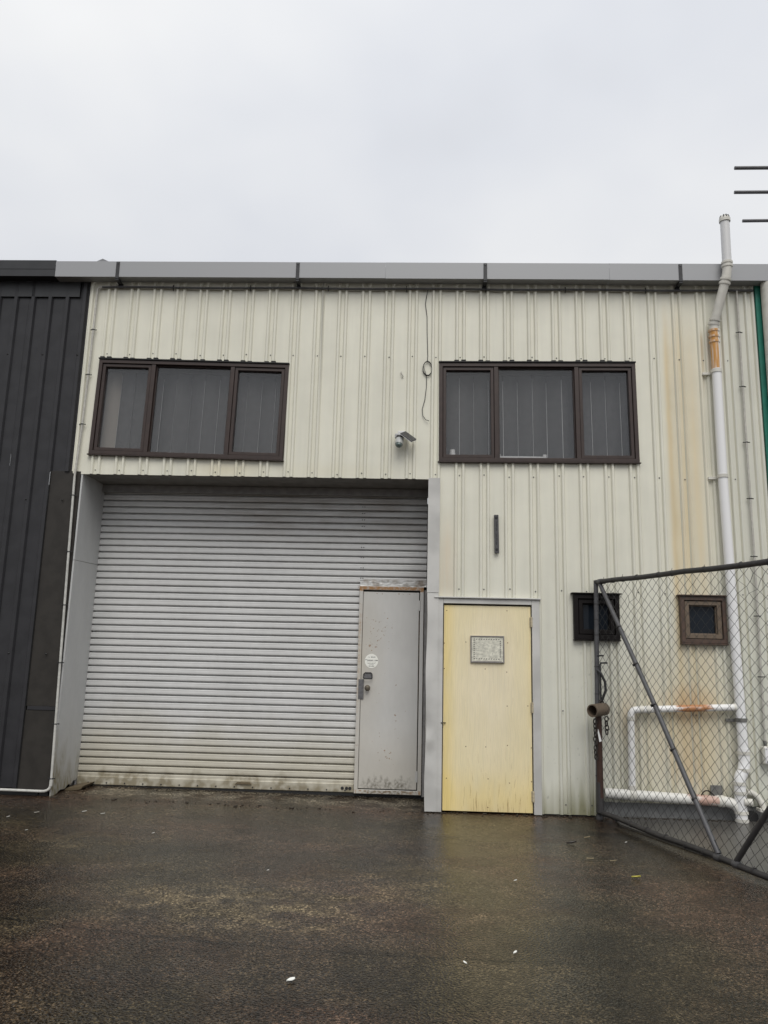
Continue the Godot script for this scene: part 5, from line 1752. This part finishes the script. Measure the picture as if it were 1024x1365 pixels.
func scrap(called: String, at: Vector3, size: float, turn: float, c: Color, label: String, category: String, slim := 0.5) -> void:
	at.y = ground_height(at.x, at.z)
	org = at
	var m := mb()
	m.xf = Transform3D(Basis(Vector3.UP, turn), at)
	var g := []
	for r in 5:
		var t := r / 4.0
		var hw: float = size * slim * sin(PI * (0.06 + 0.86 * t)) * (0.75 + 0.3 * t)
		var row := []
		for k in 5:
			var u := k / 4.0 * 2.0 - 1.0
			row.append(Vector3((t - 0.5) * size * 2.0, 0.003 + size * (0.28 * u * u + 0.30 * t * t), u * hw))
		g.append(row)
	m.sheet(g, Vector3.UP)
	single(called, m, mat(c, 0.5, 0.0, 0.0), label, category, "litter on the wet asphalt")
	org = Vector3.ZERO

func build_litter() -> void:
	# dark grit clumps added as contact shade at the wall foot: too many and too small to count
	org = Vector3.ZERO
	var dm := mb()
	var dr := RandomNumberGenerator.new()
	dr.seed = 77
	for i in 520:
		var x := dr.randf_range(-3.5, 3.5)
		var zz := 0.03 + absf(dr.randfn(0.0, 0.05))
		if x < 0.14: zz -= 0.62 if x > -3.4 and dr.randf() < 0.7 else 0.0
		if x > 0.24 and x < 1.25 and dr.randf() < 0.6: continue
		if x > 1.9: zz += 0.03
		var r := dr.randf_range(0.004, 0.013)
		var y := ground_height(x, zz) + r * 0.25 + (0.012 if x > 1.93 else 0.0)
		dm.xf = Transform3D(Basis(Vector3.UP, dr.randf() * TAU), Vector3(x, y, zz))
		dm.box(Vector3.ZERO, Vector3(r * dr.randf_range(1.0, 3.2), r * 0.7, r * dr.randf_range(0.7, 1.6)), r * 0.25)
	var deb := structure("contact_shade_clumps", dm, K.shade_clump, "dark grit clumps added as contact shade along the foot of the wall")
	deb.set_meta("kind", "stuff")
	deb.set_meta("category", "added_debris")
	var white := Color(0.70, 0.70, 0.66)
	scrap("paper_scrap", Vector3(-0.518, 0, 4.054), 0.020, 0.5, white, "white folded scrap of paper nearest the viewer on the asphalt", "scrap", 0.9)
	scrap("paper_scrap", Vector3(0.284, 0, 3.773), 0.014, 2.2, white, "small white scrap on the asphalt in front of the yellow door, the nearer of two", "scrap")
	scrap("paper_scrap", Vector3(0.546, 0, 3.611), 0.016, 0.9, white, "white scrap before the yellow door on the asphalt, the farther of two", "scrap")
	scrap("yellow_leaf", Vector3(1.564, 0, 2.138), 0.030, -0.3, Color(0.55, 0.50, 0.08), "curled yellow leaf on the asphalt in front of the gate", "leaf", 0.4)
	scrap("pale_petal", Vector3(0.72, 0, 2.30), 0.012, 0.3, white, "tiny pale petal alone on the asphalt midway between yellow door and viewer", "petal")
	scrap("brown_leaf", Vector3(1.32, 0, 1.17), 0.040, 0.1, Color(0.02, 0.015, 0.012), "flat blackened leaf on the asphalt right of the yellow door", "leaf", 0.35)
	scrap("dark_pebble", Vector3(-1.40, 0, 4.12), 0.012, 0.1, Color(0.01, 0.01, 0.01), "small black scrap on the asphalt at the lower left", "scrap", 0.8)
	scrap("straw", Vector3(1.50, 0, 0.93), 0.026, 0.2, Color(0.34, 0.28, 0.17), "pale straw on the asphalt just left of the gate's foot, the farthest of three", "straw", 0.14)
	scrap("straw", Vector3(1.36, 0, 1.66), 0.028, -0.7, Color(0.45, 0.38, 0.24), "pale straw lying aslant on the asphalt, left one of the near pair by the gate", "straw", 0.12)
	scrap("straw", Vector3(1.52, 0, 1.70), 0.024, -0.2, Color(0.36, 0.30, 0.19), "short pale straw on the asphalt, right one of the near pair by the gate", "straw", 0.16)
	scrap("pale_petal", Vector3(1.79, 0, 1.05), 0.011, 0.4, white, "tiny pale petal on the asphalt close to the gate's bottom rail", "petal")
	scrap("white_chip", Vector3(-2.89, 0, 0.70), 0.020, 0.4, white, "white chip on the asphalt before the roller door's left end, left one of a pair", "chip", 0.35)
	scrap("white_chip", Vector3(-2.70, 0, 0.76), 0.020, -0.1, white, "white chip on the asphalt before the roller door's left end, right one of a pair", "chip", 0.25)
	scrap("white_chip", Vector3(-3.28, 0, 0.79), 0.022, 0.1, Color(0.5, 0.48, 0.42), "dull white chip on the asphalt below the foot of the charcoal wall's corner", "chip", 0.25)
	scrap("white_chip", Vector3(-3.44, 0, 0.97), 0.014, 0.8, white, "white chip on the asphalt at the far left edge", "chip", 0.4)
	scrap("white_chip", Vector3(-3.06, 0, 1.41), 0.011, 0.2, white, "white chip on the asphalt at left, nearest of those by the charcoal wall", "chip", 0.5)
	scrap("white_chip", Vector3(-2.05, 0, 1.35), 0.012, 0.5, white, "lone white chip on the asphalt in front of the roller door's left half", "chip", 0.5)
	scrap("white_chip", Vector3(-0.95, 0, 2.28), 0.009, 0.5, white, "lone tiny white chip on the asphalt in front of the roller door's middle", "chip", 0.5)
